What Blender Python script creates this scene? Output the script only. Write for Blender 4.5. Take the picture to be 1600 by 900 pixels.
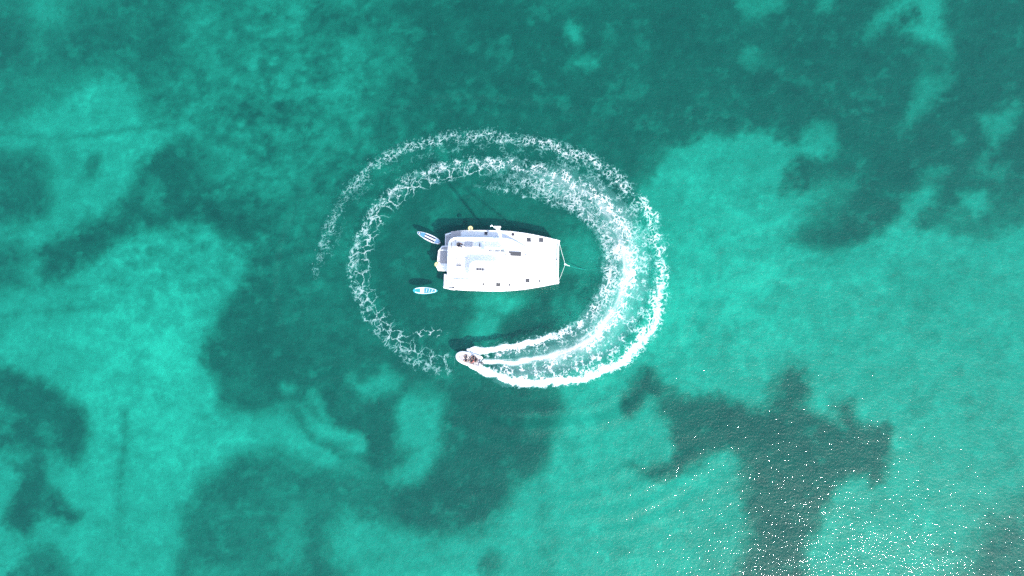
import bpy, bmesh, math, random
import numpy as np
from mathutils import Vector, Matrix

random.seed(7)
np.random.seed(7)
R = math.radians
scene = bpy.context.scene
for o in list(bpy.data.objects):
    bpy.data.objects.remove(o)
COL = scene.collection

# ------------------------------------------------------------------ camera
H = 86.0                     # drone altitude in metres
F = 1080.0                   # focal length in photo pixels (1600 wide)
cam_d = bpy.data.cameras.new('camera')
cam_d.sensor_width = 36.0
cam_d.lens = 36.0 * F / 1600.0
cam_d.clip_start = 0.5
cam_d.clip_end = 20000.0
cam = bpy.data.objects.new('camera', cam_d)
COL.objects.link(cam)
nadir = Vector((870 - 800, -(556 - 450), -F)).normalized()   # the plumb line in camera space
q = nadir.rotation_difference(Vector((0, 0, -1)))
cam.rotation_mode = 'QUATERNION'
cam.rotation_quaternion = q
cam.location = (0, 0, H)
scene.camera = cam
RM = np.array(q.to_matrix())

# ------------------------------------------------------------------ sky, sun, exposure
SUN_EL, SUN_AZ = R(53.0), R(141.0)
w = bpy.data.worlds.new('World')
scene.world = w
w.use_nodes = True
nt = w.node_tree
sky = nt.nodes.new('ShaderNodeTexSky')
sky.sky_type = 'NISHITA'
sky.sun_disc = False
sky.sun_elevation = SUN_EL
sky.sun_rotation = SUN_AZ
sky.air_density = 1.0
sky.dust_density = 1.6
sky.ozone_density = 0.5
bg = nt.nodes['Background']
bg.inputs['Strength'].default_value = 0.15
nt.links.new(sky.outputs['Color'], bg.inputs['Color'])
sun_d = bpy.data.lights.new('sun', 'SUN')
sun_d.energy = 2.1
sun_d.angle = R(1.5)
sun_d.color = (1.0, 0.965, 0.91)
sun = bpy.data.objects.new('sun', sun_d)
sdir = Vector((math.sin(SUN_AZ) * math.cos(SUN_EL), math.cos(SUN_AZ) * math.cos(SUN_EL), math.sin(SUN_EL)))
sun.rotation_mode = 'QUATERNION'
sun.rotation_quaternion = (-sdir).to_track_quat('-Z', 'Y')
sun.location = (60, -60, 90)
COL.objects.link(sun)
scene.view_settings.view_transform = 'Standard'
scene.view_settings.look = 'None'
scene.view_settings.gamma = 1.0
scene.view_settings.use_curve_mapping = False
scene.view_settings.exposure = 1.7
scene.render.engine = 'CYCLES'
scene.cycles.use_denoising = False
scene.cycles.transparent_max_bounces = 12
scene.cycles.max_bounces = 4
scene.cycles.diffuse_bounces = 2
scene.cycles.glossy_bounces = 2
scene.cycles.transparent_max_bounces = 8

# ------------------------------------------------------------------ photo pixel <-> place
def P(px, py, z=0.0):
    """the point at height z that lies on the line of sight of a photo pixel"""
    d = RM @ np.array([px - 800.0, -(py - 450.0), -F])
    t = (z - H) / d[2]
    return Vector((d[0] * t, d[1] * t, z))

def pix(x, y, z):
    """arrays of places -> photo pixels"""
    v = np.stack([x, y, z - H + 0 * x], -1) @ RM          # R^T applied to each point
    return 800.0 + F * v[..., 0] / -v[..., 2], 450.0 - F * v[..., 1] / -v[..., 2]

# ------------------------------------------------------------------ noise
def _hash(ix, iy, s):
    n = (ix.astype(np.int64) * 374761393 + iy.astype(np.int64) * 668265263 + s * 1442695041) & 0xFFFFFFFF
    n = ((n ^ (n >> 13)) * 1274126177) & 0xFFFFFFFF
    n = ((n ^ (n >> 16)) * 2246822519) & 0xFFFFFFFF
    n = n ^ (n >> 15)
    return (n & 0xFFFFFF) / float(0xFFFFFF)

def vnoise(x, y, s=0):
    ix, iy = np.floor(x), np.floor(y)
    fx, fy = x - ix, y - iy
    fx = fx * fx * fx * (fx * (fx * 6 - 15) + 10)
    fy = fy * fy * fy * (fy * (fy * 6 - 15) + 10)
    a, b = _hash(ix, iy, s), _hash(ix + 1, iy, s)
    c, d = _hash(ix, iy + 1, s), _hash(ix + 1, iy + 1, s)
    return (a + (b - a) * fx) * (1 - fy) + (c + (d - c) * fx) * fy

def fbm(x, y, s=0, octv=4, gain=0.5):
    t, a, n = 0.0, 1.0, 0.0
    for k in range(octv):
        c, sn = math.cos(0.6 * k + 0.3), math.sin(0.6 * k + 0.3)
        t = t + a * (vnoise((x * c - y * sn) * 2 ** k + 17.3 * k, (x * sn + y * c) * 2 ** k - 9.1 * k, s + k) - 0.5)
        n += a
        a *= gain
    return t / n * 2.0                                    # about -1 .. 1

def worley(x, y, s=0):
    ix, iy = np.floor(x), np.floor(y)
    f1 = np.full(x.shape, 9.0)
    f2 = np.full(x.shape, 9.0)
    for dx in (-1, 0, 1):
        for dy in (-1, 0, 1):
            cx, cy = ix + dx, iy + dy
            qx = cx + _hash(cx, cy, s)
            qy = cy + _hash(cx, cy, s + 51)
            d = np.hypot(qx - x, qy - y)
            f2 = np.minimum(f2, np.maximum(f1, d))
            f1 = np.minimum(f1, d)
    return f1, f2

def sstep(a, b, x):
    t = np.clip((x - a) / (b - a), 0, 1)
    return t * t * (3 - 2 * t)

# ------------------------------------------------------------------ materials
def mat(name, col, rough=0.5, metal=0.0, var=0.0, scale=6.0, bump=0.0, spec=0.5, coat=0.0):
    m = bpy.data.materials.new(name)
    m.use_nodes = True
    n, l = m.node_tree.nodes, m.node_tree.links
    b = n['Principled BSDF']
    b.inputs['Base Color'].default_value = (*col, 1)
    b.inputs['Roughness'].default_value = rough
    b.inputs['Metallic'].default_value = metal
    b.inputs['Specular IOR Level'].default_value = spec
    b.inputs['Coat Weight'].default_value = coat
    if var > 0 or bump > 0:
        tc = n.new('ShaderNodeTexCoord')
        tx = n.new('ShaderNodeTexNoise')
        tx.inputs['Scale'].default_value = scale
        tx.inputs['Detail'].default_value = 5
        l.new(tc.outputs['Object'], tx.inputs['Vector'])
        if var > 0:
            r = n.new('ShaderNodeValToRGB')
            r.color_ramp.elements[0].position = 0.3
            r.color_ramp.elements[1].position = 0.72
            r.color_ramp.elements[0].color = (*[c * (1 - var) for c in col], 1)
            r.color_ramp.elements[1].color = (*[min(0.9, c * (1 + var * 0.5)) for c in col], 1)
            l.new(tx.outputs['Fac'], r.inputs['Fac'])
            l.new(r.outputs['Color'], b.inputs['Base Color'])
        if bump > 0:
            bp = n.new('ShaderNodeBump')
            bp.inputs['Strength'].default_value = bump
            bp.inputs['Distance'].default_value = 0.02
            l.new(tx.outputs['Fac'], bp.inputs['Height'])
            l.new(bp.outputs['Normal'], b.inputs['Normal'])
    return m

M = {
    'gelcoat': mat('white_gelcoat', (0.78, 0.78, 0.77), 0.32, var=0.06, scale=1.3, coat=0.2),
    'nonskid': mat('white_nonskid_deck', (0.74, 0.74, 0.735), 0.75, var=0.08, scale=2.0),
    'teak': mat('grey_weathered_teak', (0.36, 0.34, 0.34), 0.85, var=0.22, scale=9.0),
    'tread': mat('pale_grey_locker_lid', (0.30, 0.285, 0.28), 0.8, var=0.12, scale=8.0),
    'cushion': mat('light_grey_cushion', (0.42, 0.42, 0.44), 0.9, var=0.12, scale=8.0),
    'vinyl': mat('white_vinyl_cushion', (0.68, 0.67, 0.65), 0.6, var=0.08, scale=5.0),
    'canvas': mat('white_sail_canvas', (0.72, 0.72, 0.72), 0.85, var=0.1, scale=3.0, bump=0.3),
    'net': mat('white_trampoline_net', (0.72, 0.72, 0.72), 0.9, var=0.06, scale=4.0),
    'glass': mat('dark_tinted_acrylic', (0.045, 0.043, 0.05), 0.15, var=0.2, scale=5.0),
    'hatch': mat('smoked_hatch_acrylic', (0.055, 0.055, 0.058), 0.3, var=0.15, scale=8.0),
    'alu': mat('painted_white_aluminium', (0.75, 0.75, 0.75), 0.35, var=0.04, scale=3.0),
    'steel': mat('stainless_steel', (0.62, 0.62, 0.62), 0.25, metal=1.0, var=0.05, scale=6),
    'wire': mat('steel_wire', (0.35, 0.35, 0.36), 0.4, metal=0.8, var=0.05, scale=6),
    'black': mat('black_plastic', (0.02, 0.02, 0.022), 0.5, var=0.2, scale=9),
    'rope': mat('pale_mooring_rope', (0.55, 0.6, 0.58), 0.9, var=0.15, scale=14),
    'yellow': mat('yellow_buoy_fabric', (0.62, 0.55, 0.24), 0.7, var=0.12, scale=12),
    'tube': mat('white_inflatable_tube', (0.60, 0.60, 0.60), 0.5, var=0.06, scale=5),
    'engine': mat('dark_grey_engine_cowl', (0.06, 0.065, 0.07), 0.35, var=0.2, scale=9),
    'skin': mat('tanned_skin', (0.42, 0.24, 0.16), 0.6, var=0.1, scale=14),
    'hair': mat('dark_brown_hair', (0.025, 0.018, 0.014), 0.6, var=0.3, scale=30),
    'navy': mat('navy_cloth', (0.025, 0.03, 0.055), 0.9, var=0.2, scale=20),
    'red': mat('red_cloth', (0.32, 0.04, 0.05), 0.9, var=0.2, scale=20),
    'greycloth': mat('grey_cloth', (0.14, 0.14, 0.15), 0.9, var=0.2, scale=20),
    'whitecloth': mat('pale_cloth', (0.6, 0.58, 0.57), 0.9, var=0.1, scale=20),
    'sup_white': mat('white_board_deck', (0.50, 0.53, 0.57), 0.45, var=0.05, scale=6),
    'sup_blue': mat('light_blue_board', (0.055, 0.18, 0.27), 0.45, var=0.1, scale=6),
    'sup_lav': mat('pale_lavender_board', (0.11, 0.19, 0.31), 0.5, var=0.1, scale=6),
    'sup_navy': mat('navy_foam_pad', (0.012, 0.02, 0.05), 0.85, var=0.2, scale=14),
    'sup_cyan': mat('cyan_board_rail', (0.018, 0.26, 0.30), 0.4, var=0.08, scale=6),
    'sup_teal': mat('teal_seat_well', (0.01, 0.20, 0.21), 0.7, var=0.15, scale=8),
    'sup_pad': mat('sky_blue_foam_pad', (0.03, 0.18, 0.235), 0.8, var=0.15, scale=10),
}

# ------------------------------------------------------------------ mesh helpers
def obj(name, bm_or_me, m=None, parent=None, smooth=False, auto=None):
    if isinstance(bm_or_me, bmesh.types.BMesh):
        bmesh.ops.recalc_face_normals(bm_or_me, faces=bm_or_me.faces)
        me = bpy.data.meshes.new(name)
        bm_or_me.to_mesh(me)
        bm_or_me.free()
    else:
        me = bm_or_me
    if smooth:
        me.polygons.foreach_set('use_smooth', [True] * len(me.polygons))
    o = bpy.data.objects.new(name, me)
    COL.objects.link(o)
    if m is not None and not me.materials:
        me.materials.append(m)
    if parent is not None:
        o.parent = parent
    return o

def tag(o, label, cat, group=None):
    o['label'] = label
    o['category'] = cat
    if group:
        o['group'] = group
    return o

def empty(name, loc, rz=0.0):
    o = bpy.data.objects.new(name, None)
    o.empty_display_size = 0.3
    o.location = loc
    o.rotation_euler = (0, 0, rz)
    COL.objects.link(o)
    return o

def box(bm, c, s, rz=0.0, bevel=0.0, rot=None):
    r = bmesh.ops.create_cube(bm, size=1.0)
    vs = r['verts']
    bmesh.ops.scale(bm, vec=s, verts=vs)
    if bevel > 0:
        es = list({e for v in vs for e in v.link_edges})
        rb = bmesh.ops.bevel(bm, geom=es, offset=bevel, segments=2, affect='EDGES', clamp_overlap=True)
        vs = list({v for f in rb['faces'] for v in f.verts} | {v for v in vs if v.is_valid})
    mt = Matrix.Translation(c) @ (rot if rot is not None else Matrix.Rotation(rz, 4, 'Z'))
    bmesh.ops.transform(bm, matrix=mt, verts=vs)

def tube(bm, pts, r, n=8, cap=True):
    pts = [Vector(p) for p in pts]
    rs = r if isinstance(r, (list, tuple)) else [r] * len(pts)
    rings, up = [], None
    for i, p in enumerate(pts):
        t = (pts[min(i + 1, len(pts) - 1)] - pts[max(i - 1, 0)]).normalized()
        if up is None:
            up = Vector((0, 0, 1)) if abs(t.z) < 0.9 else Vector((0, 1, 0))
        a = t.cross(up).normalized()
        b = a.cross(t).normalized()
        up = b
        rings.append([bm.verts.new(p + (a * math.cos(2 * math.pi * k / n) + b * math.sin(2 * math.pi * k / n)) * rs[i]) for k in range(n)])
    for i in range(len(rings) - 1):
        for k in range(n):
            bm.faces.new((rings[i][k], rings[i][(k + 1) % n], rings[i + 1][(k + 1) % n], rings[i + 1][k]))
    if cap:
        bm.faces.new(rings[0][::-1])
        bm.faces.new(rings[-1])

def prism(bm, poly, z0, z1, bevel=0.0, seg=2):
    """upright prism over a plan outline; z0, z1 may be numbers or functions of (x, y)"""
    f0 = z0 if callable(z0) else (lambda x, y: z0)
    f1 = z1 if callable(z1) else (lambda x, y: z1)
    lo = [bm.verts.new((x, y, f0(x, y))) for x, y in poly]
    hi = [bm.verts.new((x, y, f1(x, y))) for x, y in poly]
    n = len(poly)
    bm.faces.new(lo[::-1])
    top = bm.faces.new(hi)
    for i in range(n):
        bm.faces.new((lo[i], lo[(i + 1) % n], hi[(i + 1) % n], hi[i]))
    if bevel > 0:
        bmesh.ops.bevel(bm, geom=list(top.edges), offset=bevel, segments=seg, affect='EDGES', clamp_overlap=True)

def rrect(x0, x1, y0, y1, r, n=5):
    pts = []
    for cx, cy, a0 in ((x1 - r, y1 - r, 0), (x0 + r, y1 - r, 90), (x0 + r, y0 + r, 180), (x1 - r, y0 + r, 270)):
        for k in range(n + 1):
            a = R(a0 + 90.0 * k / n)
            pts.append((cx + r * math.cos(a), cy + r * math.sin(a)))
    return pts

def loft(bm, rings, close=True, cap=True):
    vs = [[bm.verts.new(p) for p in r] for r in rings]
    n = len(vs[0])
    for i in range(len(vs) - 1):
        for k in range(n if close else n - 1):
            bm.faces.new((vs[i][k], vs[i][(k + 1) % n], vs[i + 1][(k + 1) % n], vs[i + 1][k]))
    if cap:
        bm.faces.new(vs[0][::-1])
        bm.faces.new(vs[-1])

def smooth_curve(pts, n, closed=False):
    """Catmull-Rom through 2-D or 3-D control points, n samples, even in arc length"""
    p = np.array(pts, float)
    ext = np.vstack([2 * p[0] - p[1], p, 2 * p[-1] - p[-2]])
    out = []
    for i in range(1, len(ext) - 2):
        a, b, c, d = ext[i - 1], ext[i], ext[i + 1], ext[i + 2]
        for t in np.linspace(0, 1, 40, endpoint=False):
            out.append(0.5 * (2 * b + (c - a) * t + (2 * a - 5 * b + 4 * c - d) * t * t + (3 * b - a - 3 * c + d) * t ** 3))
    out.append(p[-1])
    out = np.array(out)
    s = np.concatenate([[0], np.cumsum(np.linalg.norm(np.diff(out, axis=0), axis=1))])
    u = np.linspace(0, s[-1], n)
    return np.stack([np.interp(u, s, out[:, k]) for k in range(out.shape[1])], -1)

def grid_mesh(name, X, Y, Z, attrs=None, keep=None):
    ny, nx = X.shape
    idx = np.arange(nx * ny).reshape(ny, nx)
    quads = np.stack([idx[:-1, :-1], idx[:-1, 1:], idx[1:, 1:], idx[1:, :-1]], -1).reshape(-1, 4)
    co = np.stack([X, Y, Z], -1).reshape(-1, 3)
    at = {k: v.reshape(-1) for k, v in (attrs or {}).items()}
    if keep is not None:
        quads = quads[keep.reshape(-1)[quads].any(1)]
        used = np.unique(quads)
        remap = np.full(nx * ny, -1)
        remap[used] = np.arange(len(used))
        quads, co = remap[quads], co[used]
        at = {k: v[used] for k, v in at.items()}
    me = bpy.data.meshes.new(name)
    me.vertices.add(len(co))
    me.vertices.foreach_set('co', co.astype(np.float32).ravel())
    me.loops.add(quads.size)
    me.loops.foreach_set('vertex_index', quads.astype(np.int32).ravel())
    me.polygons.add(len(quads))
    me.polygons.foreach_set('loop_start', np.arange(0, quads.size, 4, dtype=np.int32))
    me.polygons.foreach_set('loop_total', np.full(len(quads), 4, np.int32))
    me.polygons.foreach_set('use_smooth', np.ones(len(quads), bool))
    me.update(calc_edges=True)
    for k, v in at.items():
        a = me.attributes.new(k, 'FLOAT', 'POINT')
        a.data.foreach_set('value', v.astype(np.float32))
    return me

def axis(lo, hi, step, far, growth=1.35):
    core = list(np.arange(lo, hi + step * 0.5, step))
    a, d = [lo], step
    while a[-1] > -far:
        d *= growth
        a.append(a[-1] - d)
    b, d = [core[-1]], step
    while b[-1] < far:
        d *= growth
        b.append(b[-1] + d)
    return np.array(a[:0:-1] + core + b[1:])

# ------------------------------------------------------------------ the wake's lines on the water (photo pixels -> metres)
def ground_curve(pts, n):
    c = smooth_curve(pts, n)
    return np.array([P(a, b, 0.0)[:2] for a, b in c])

WASH = [(752, 566), (800, 566), (850, 560), (895, 545), (935, 518), (965, 475), (979, 430), (976, 385), (958, 345),
        (920, 305), (870, 278), (810, 262), (750, 255), (700, 262), (650, 280), (610, 308), (580, 345), (562, 385),
        (556, 425), (566, 465), (588, 505), (615, 535), (650, 560), (690, 573), (722, 580)]
OUTER = [(738, 572), (775, 588), (815, 596), (860, 596), (910, 588), (955, 572), (995, 543), (1022, 500), (1033, 455),
         (1034, 405), (1022, 350), (995, 308), (955, 272), (905, 243), (850, 226), (795, 216), (745, 212), (700, 216),
         (655, 226), (610, 242), (575, 265), (545, 298), (520, 340), (504, 385), (495, 425), (496, 460), (503, 490), (514, 515)]
INNER = [(728, 548), (760, 546), (800, 540), (845, 530), (885, 516), (915, 497), (936, 470), (948, 435), (950, 400),
         (942, 368), (920, 343), (885, 323), (845, 309), (800, 299), (755, 292), (710, 293), (670, 305), (640, 325)]
OUT_C, WASH_C, INN_C = ground_curve(OUTER, 420), ground_curve(WASH, 420), ground_curve(INNER, 320)

def curve_dist(x, y, c):
    """distance to the line, signed (positive on its right-hand side), and place along it 0..1"""
    sh = x.shape
    x, y = x.ravel(), y.ravel()
    best = np.full(x.shape, 1e9)
    arg = np.zeros(x.shape, int)
    for i0 in range(0, len(x), 20000):
        sl = slice(i0, i0 + 20000)
        d = (x[sl, None] - c[None, :, 0]) ** 2 + (y[sl, None] - c[None, :, 1]) ** 2
        arg[sl] = d.argmin(1)
        best[sl] = d.min(1)
    t = np.gradient(c, axis=0)
    t /= np.linalg.norm(t, axis=1)[:, None]
    dx, dy = x - c[arg, 0], y - c[arg, 1]
    tt = t[arg]
    along = dx * tt[:, 0] + dy * tt[:, 1]
    side = tt[:, 0] * dy - tt[:, 1] * dx
    step = np.linalg.norm(np.diff(c, axis=0), axis=1).mean()
    s = (arg * step + along) / (step * (len(c) - 1))
    d = np.sqrt(best) * np.where(side < 0, 1, -1)
    return d.reshape(sh), s.reshape(sh)

def swell(x, y, dist_out=None):
    """height of the water surface: a light chop plus the spreading rings of the dinghy's old wakes"""
    z = 0.02 * np.sin(0.55 * (x * 0.5 + y * 0.86) + 1.6 * fbm(x * 0.05, y * 0.05, 3, 2))
    z = z + 0.022 * fbm(x * 0.35, y * 0.45, 5, 3)
    if dist_out is not None:
        d = dist_out
        wob = d + 0.8 * fbm(x * 0.09, y * 0.09, 9, 2)
        near = np.exp(-((d - 5.2) / 1.9) ** 2)
        far = np.exp(-((d - 16.0) / 5.0) ** 2) * np.clip(-(y + 5) / 14.0, 0, 1)
        z = z + 0.085 * near * np.sin(wob * 2 * math.pi / 2.6) * (0.6 + 0.6 * fbm(x * 0.08, y * 0.08, 21, 2))
        z = z + 0.038 * far * np.sin(wob * 2 * math.pi / 2.3) * (0.6 + 0.8 * fbm(x * 0.07, y * 0.07, 23, 2))
    return z

# outward is the side away from the ring's middle: sign it with the middle of the ring
MID = np.array(P(770, 405, 0.0)[:2])
def out_dist(x, y):
    d, s = curve_dist(x, y, OUT_C)
    r = np.hypot(x - MID[0], y - MID[1])
    i = np.clip((s * (len(OUT_C) - 1)).astype(int), 0, len(OUT_C) - 1)
    rc = np.hypot(OUT_C[i, 0] - MID[0], OUT_C[i, 1] - MID[1])
    return np.where(r > rc, np.abs(d), -np.abs(d)), s

# ------------------------------------------------------------------ seabed: sand with seagrass
DEPTH = -2.5
BASE = 0.42
# (sand 0..1, softness px, wobble px, outline px): painted in order, seagrass low, sand high
PATCH = []
def poly(v, blur, wob, pts, a=1.0):
    PATCH.append((v, blur, wob, a, np.array(pts, float)))
def ell(v, blur, wob, cx, cy, rx, ry, rot=0.0, a=1.0):
    t = np.linspace(0, 2 * math.pi, 20, endpoint=False)
    c, s = math.cos(R(rot)), math.sin(R(rot))
    X, Y = rx * np.cos(t), ry * np.sin(t)
    PATCH.append((v, blur, wob, a, np.stack([cx + X * c - Y * s, cy + X * s + Y * c], -1)))
def line(v, wid, blur, pts, a=1.0, wob=4):
    c = smooth_curve(pts, max(6, len(pts) * 4))
    t = np.gradient(c, axis=0)
    n = np.stack([-t[:, 1], t[:, 0]], -1) / np.linalg.norm(t, axis=1)[:, None]
    PATCH.append((v, blur, wob, a, np.vstack([c + n * wid / 2, (c - n * wid / 2)[::-1]])))

# wide fields
poly(0.17, 40, 26, [(590, -80), (1700, -80), (1700, 420), (1010, 420), (960, 520), (700, 560), (560, 420), (600, 260), (640, 130)])
poly(0.24, 22, 18, [(400, 325), (470, 310), (560, 250), (660, 200), (760, 190), (930, 220), (1010, 290), (960, 420), (930, 500), (860, 545), (720, 560), (690, 640), (620, 620), (540, 560), (400, 560), (390, 420)])
ell(0.20, 40, 20, 225, 62, 95, 62)
ell(0.20, 25, 14, 15, 60, 45, 42)
ell(0.24, 25, 14, 100, 95, 60, 25, a=0.6)
# right-hand sand
poly(0.76, 7, 9, [(930, 500), (965, 420), (1000, 330), (1010, 292), (1050, 240), (1110, 210), (1150, 216), (1190, 203), (1220, 222), (1252, 228), (1238, 255), (1220, 280),
      (1216, 305), (1260, 298), (1310, 280), (1345, 270), (1338, 300), (1312, 325), (1306, 352), (1270, 345), (1248, 362), (1262, 378), (1290, 393), (1330, 380), (1380, 360),
      (1400, 342), (1420, 318), (1446, 285), (1462, 290), (1450, 320), (1432, 350), (1440, 366), (1480, 364), (1530, 376), (1560, 370), (1600, 352), (1700, 330), (1700, 1000), (870, 1000), (850, 760), (862, 690), (880, 610), (900, 560)])
poly(0.86, 60, 20, [(985, 420), (1040, 300), (1180, 330), (1260, 400), (1210, 480), (1060, 560), (960, 560)], 0.9)
poly(0.55, 12, 10, [(1225, 300), (1345, 268), (1335, 305), (1310, 335), (1300, 370), (1250, 350)], 0.6)
poly(0.55, 10, 8, [(1400, 345), (1450, 280), (1470, 290), (1450, 330), (1430, 352)], 0.6)
poly(0.68, 30, 20, [(1010, 292), (1100, 215), (1220, 222), (1215, 300), (1120, 330), (1020, 340)], 0.45)
poly(0.25, 14, 10, [(1165, 395), (1235, 350), (1275, 355), (1290, 392), (1240, 385), (1200, 400)], 0.28)
poly(0.18, 10, 10, [(1240, 378), (1300, 330), (1370, 300), (1398, 335), (1370, 358), (1300, 388), (1262, 388)], 0.7)
# pale clearings in the dark top right
ell(0.70, 6, 8, 1281, 219, 32, 30)
poly(0.58, 9, 8, [(1140, -20), (1228, -20), (1222, 14), (1190, 24), (1158, 20)])
poly(0.52, 8, 6, [(1272, -20), (1302, -20), (1303, 14), (1290, 22), (1278, 8)])
poly(0.70, 12, 10, [(1440, -20), (1395, 6), (1360, 38), (1338, 62), (1355, 62), (1380, 42), (1420, 15), (1470, -20)])
poly(0.72, 10, 12, [(1415, -20), (1466, -20), (1470, 25), (1484, 50), (1492, 78), (1482, 96), (1462, 82), (1438, 66), (1408, 52), (1418, 40), (1440, 30), (1432, 8)])
poly(0.62, 10, 8, [(1440, 108), (1482, 112), (1472, 140), (1455, 158), (1440, 178), (1424, 200), (1404, 208), (1412, 190), (1424, 172), (1432, 140)])
poly(0.32, 12, 10, [(1455, 80), (1490, 80), (1485, 115), (1440, 125)])
poly(0.50, 5, 3, [(1310, 112), (1322, 132), (1338, 146), (1352, 155), (1350, 161), (1334, 153), (1318, 138)])
poly(0.42, 10, 8, [(1150, 88), (1180, 82), (1205, 92), (1240, 98), (1265, 103), (1262, 118), (1238, 130), (1218, 112), (1180, 110), (1156, 104)])
ell(0.50, 6, 5, 1167, 94, 15, 16)
ell(0.30, 16, 8, 1310, 155, 28, 18)
ell(0.80, 6, 5, 899, 57, 13, 18, -20)
ell(0.34, 10, 6, 950, 57, 13, 12)
ell(0.66, 7, 6, 916, 98, 22, 9, -14)
ell(0.30, 8, 4, 962, 112, 4, 12, -20)
ell(0.34, 12, 6, 722, 58, 15, 14)
poly(0.58, 8, 7, [(1528, 178), (1556, 182), (1590, 160), (1593, 178), (1576, 212), (1556, 236), (1536, 214)])
ell(0.42, 6, 4, 1497, 224, 11, 9)
ell(0.46, 8, 6, 1454, 274, 20, 12, -15)
ell(0.44, 8, 6, 1530, 262, 11, 18, 25)
ell(0.34, 8, 6, 1566, 262, 13, 10)
poly(0.64, 6, 6, [(1496, 303), (1536, 300), (1544, 328), (1524, 344), (1506, 336)])
ell(0.36, 10, 6, 1020, 248, 16, 9)
ell(0.30, 8, 5, 1490, 342, 14, 10)
ell(0.42, 12, 8, 895, 5, 30, 8, a=0.5)
poly(0.12, 25, 16, [(1180, 100), (1320, 60), (1440, 80), (1400, 230), (1260, 190)], 0.5)
poly(0.12, 18, 14, [(1310, 255), (1420, 240), (1400, 300), (1290, 345), (1270, 330)], 0.5)
# top left
ell(0.62, 12, 8, 78, 12, 24, 24)
ell(0.47, 12, 8, 65, 74, 18, 25, 15)
ell(0.58, 14, 9, 314, 45, 22, 52, 12)
poly(0.45, 30, 22, [(300, 90), (350, 0), (430, -20), (560, -20), (600, 40), (560, 130), (560, 200), (480, 280), (400, 310), (330, 260), (300, 180)], 0.8)
ell(0.64, 14, 10, 440, 20, 40, 30)
ell(0.20, 10, 8, 418, 30, 22, 12)
ell(0.22, 20, 12, 530, 38, 45, 18, -20)
ell(0.64, 12, 8, 546, 86, 20, 20)
ell(0.64, 10, 8, 536, 144, 24, 16, 10)
ell(0.50, 16, 10, 590, 95, 30, 18, -30)
ell(0.50, 18, 12, 430, 110, 34, 30)
ell(0.50, 18, 12, 535, 212, 30, 26)
ell(0.25, 16, 12, 430, 185, 45, 22, a=0.7)
poly(0.72, 16, 12, [(-60, 195), (40, 190), (75, 165), (110, 150), (140, 128), (180, 118), (208, 126), (228, 168), (280, 190), (320, 182), (300, 205), (268, 222), (246, 248), (212, 288),
      (186, 318), (165, 345), (130, 362), (95, 372), (70, 392), (62, 440), (40, 440), (45, 395), (0, 390), (-60, 395), (-60, 330), (70, 330), (76, 280), (66, 244), (0, 240), (-60, 240)])
poly(0.80, 10, 9, [(105, 170), (140, 138), (160, 140), (140, 165), (115, 180)])
poly(0.80, 10, 9, [(170, 225), (255, 205), (262, 222), (235, 252), (205, 285), (165, 270)])
poly(0.22, 14, 10, [(-60, 248), (0, 248), (50, 244), (68, 262), (66, 290), (80, 312), (62, 338), (0, 345), (-60, 350)])
ell(0.34, 7, 4, 146, 262, 8, 22, 18)
poly(0.28, 16, 10, [(-40, 388), (28, 385), (44, 405), (38, 440), (0, 452), (-40, 455)])
poly(0.16, 13, 12, [(246, 238), (290, 226), (325, 262), (362, 305), (402, 325), (402, 404), (384, 392), (340, 360), (308, 348), (262, 356), (205, 368), (176, 392), (128, 416), (95, 446), (68, 440), (64, 396), (110, 366), (175, 342), (206, 300), (222, 262)])
ell(0.42, 10, 8, 244, 305, 16, 20)
ell(0.45, 16, 10, 340, 265, 45, 35, a=0.6)
# left-hand sand
poly(0.74, 12, 12, [(-60, 478), (0, 466), (60, 452), (110, 436), (150, 412), (192, 380), (240, 362), (300, 350), (340, 362), (372, 385), (395, 408), (390, 445), (352, 470), (340, 505), (318, 535),
      (318, 575), (344, 610), (346, 642), (400, 650), (440, 625), (470, 650), (520, 690), (590, 700), (575, 745), (505, 745), (430, 712), (366, 716), (326, 752), (296, 795), (282, 850), (268, 960), (-60, 960)])
poly(0.87, 50, 20, [(130, 520), (190, 470), (320, 460), (330, 540), (310, 640), (420, 690), (330, 720), (220, 760), (150, 640)], 0.95)
poly(0.62, 22, 14, [(-40, 470), (60, 450), (120, 440), (160, 470), (60, 490), (-40, 500)], 0.6)
ell(0.60, 14, 12, 225, 400, 30, 16, a=0.7)
ell(0.62, 14, 12, 300, 405, 28, 20, a=0.7)
ell(0.40, 8, 8, 180, 442, 14, 8, a=0.7)
ell(0.40, 8, 8, 385, 440, 14, 12, a=0.8)
ell(0.70, 16, 12, 215, 470, 40, 16, a=0.5)
ell(0.66, 18, 10, 330, 470, 22, 40, a=0.5)
# lower-left grass
poly(0.18, 9, 11, [(-60, 560), (0, 568), (40, 590), (72, 598), (100, 612), (134, 640), (137, 690), (122, 730), (95, 722), (70, 708), (82, 750), (98, 785), (126, 804), (112, 822), (70, 806), (42, 840),
      (10, 820), (28, 752), (-10, 700), (-60, 690)])
ell(0.60, 14, 8, 28, 712, 30, 14, 10)
ell(0.55, 12, 8, 76, 680, 12, 10)
ell(0.50, 12, 8, 6, 650, 18, 16, a=0.8)
ell(0.62, 8, 6, 92, 735, 14, 22, 20)
poly(0.24, 12, 9, [(0, 920), (30, 880), (50, 862), (82, 856), (105, 885), (110, 920)])
poly(0.50, 10, 8, [(100, 880), (150, 870), (165, 890), (140, 910), (100, 910)], 0.5)
ell(0.5, 12, 10, 235, 858, 10, 8, a=0.5)
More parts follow.
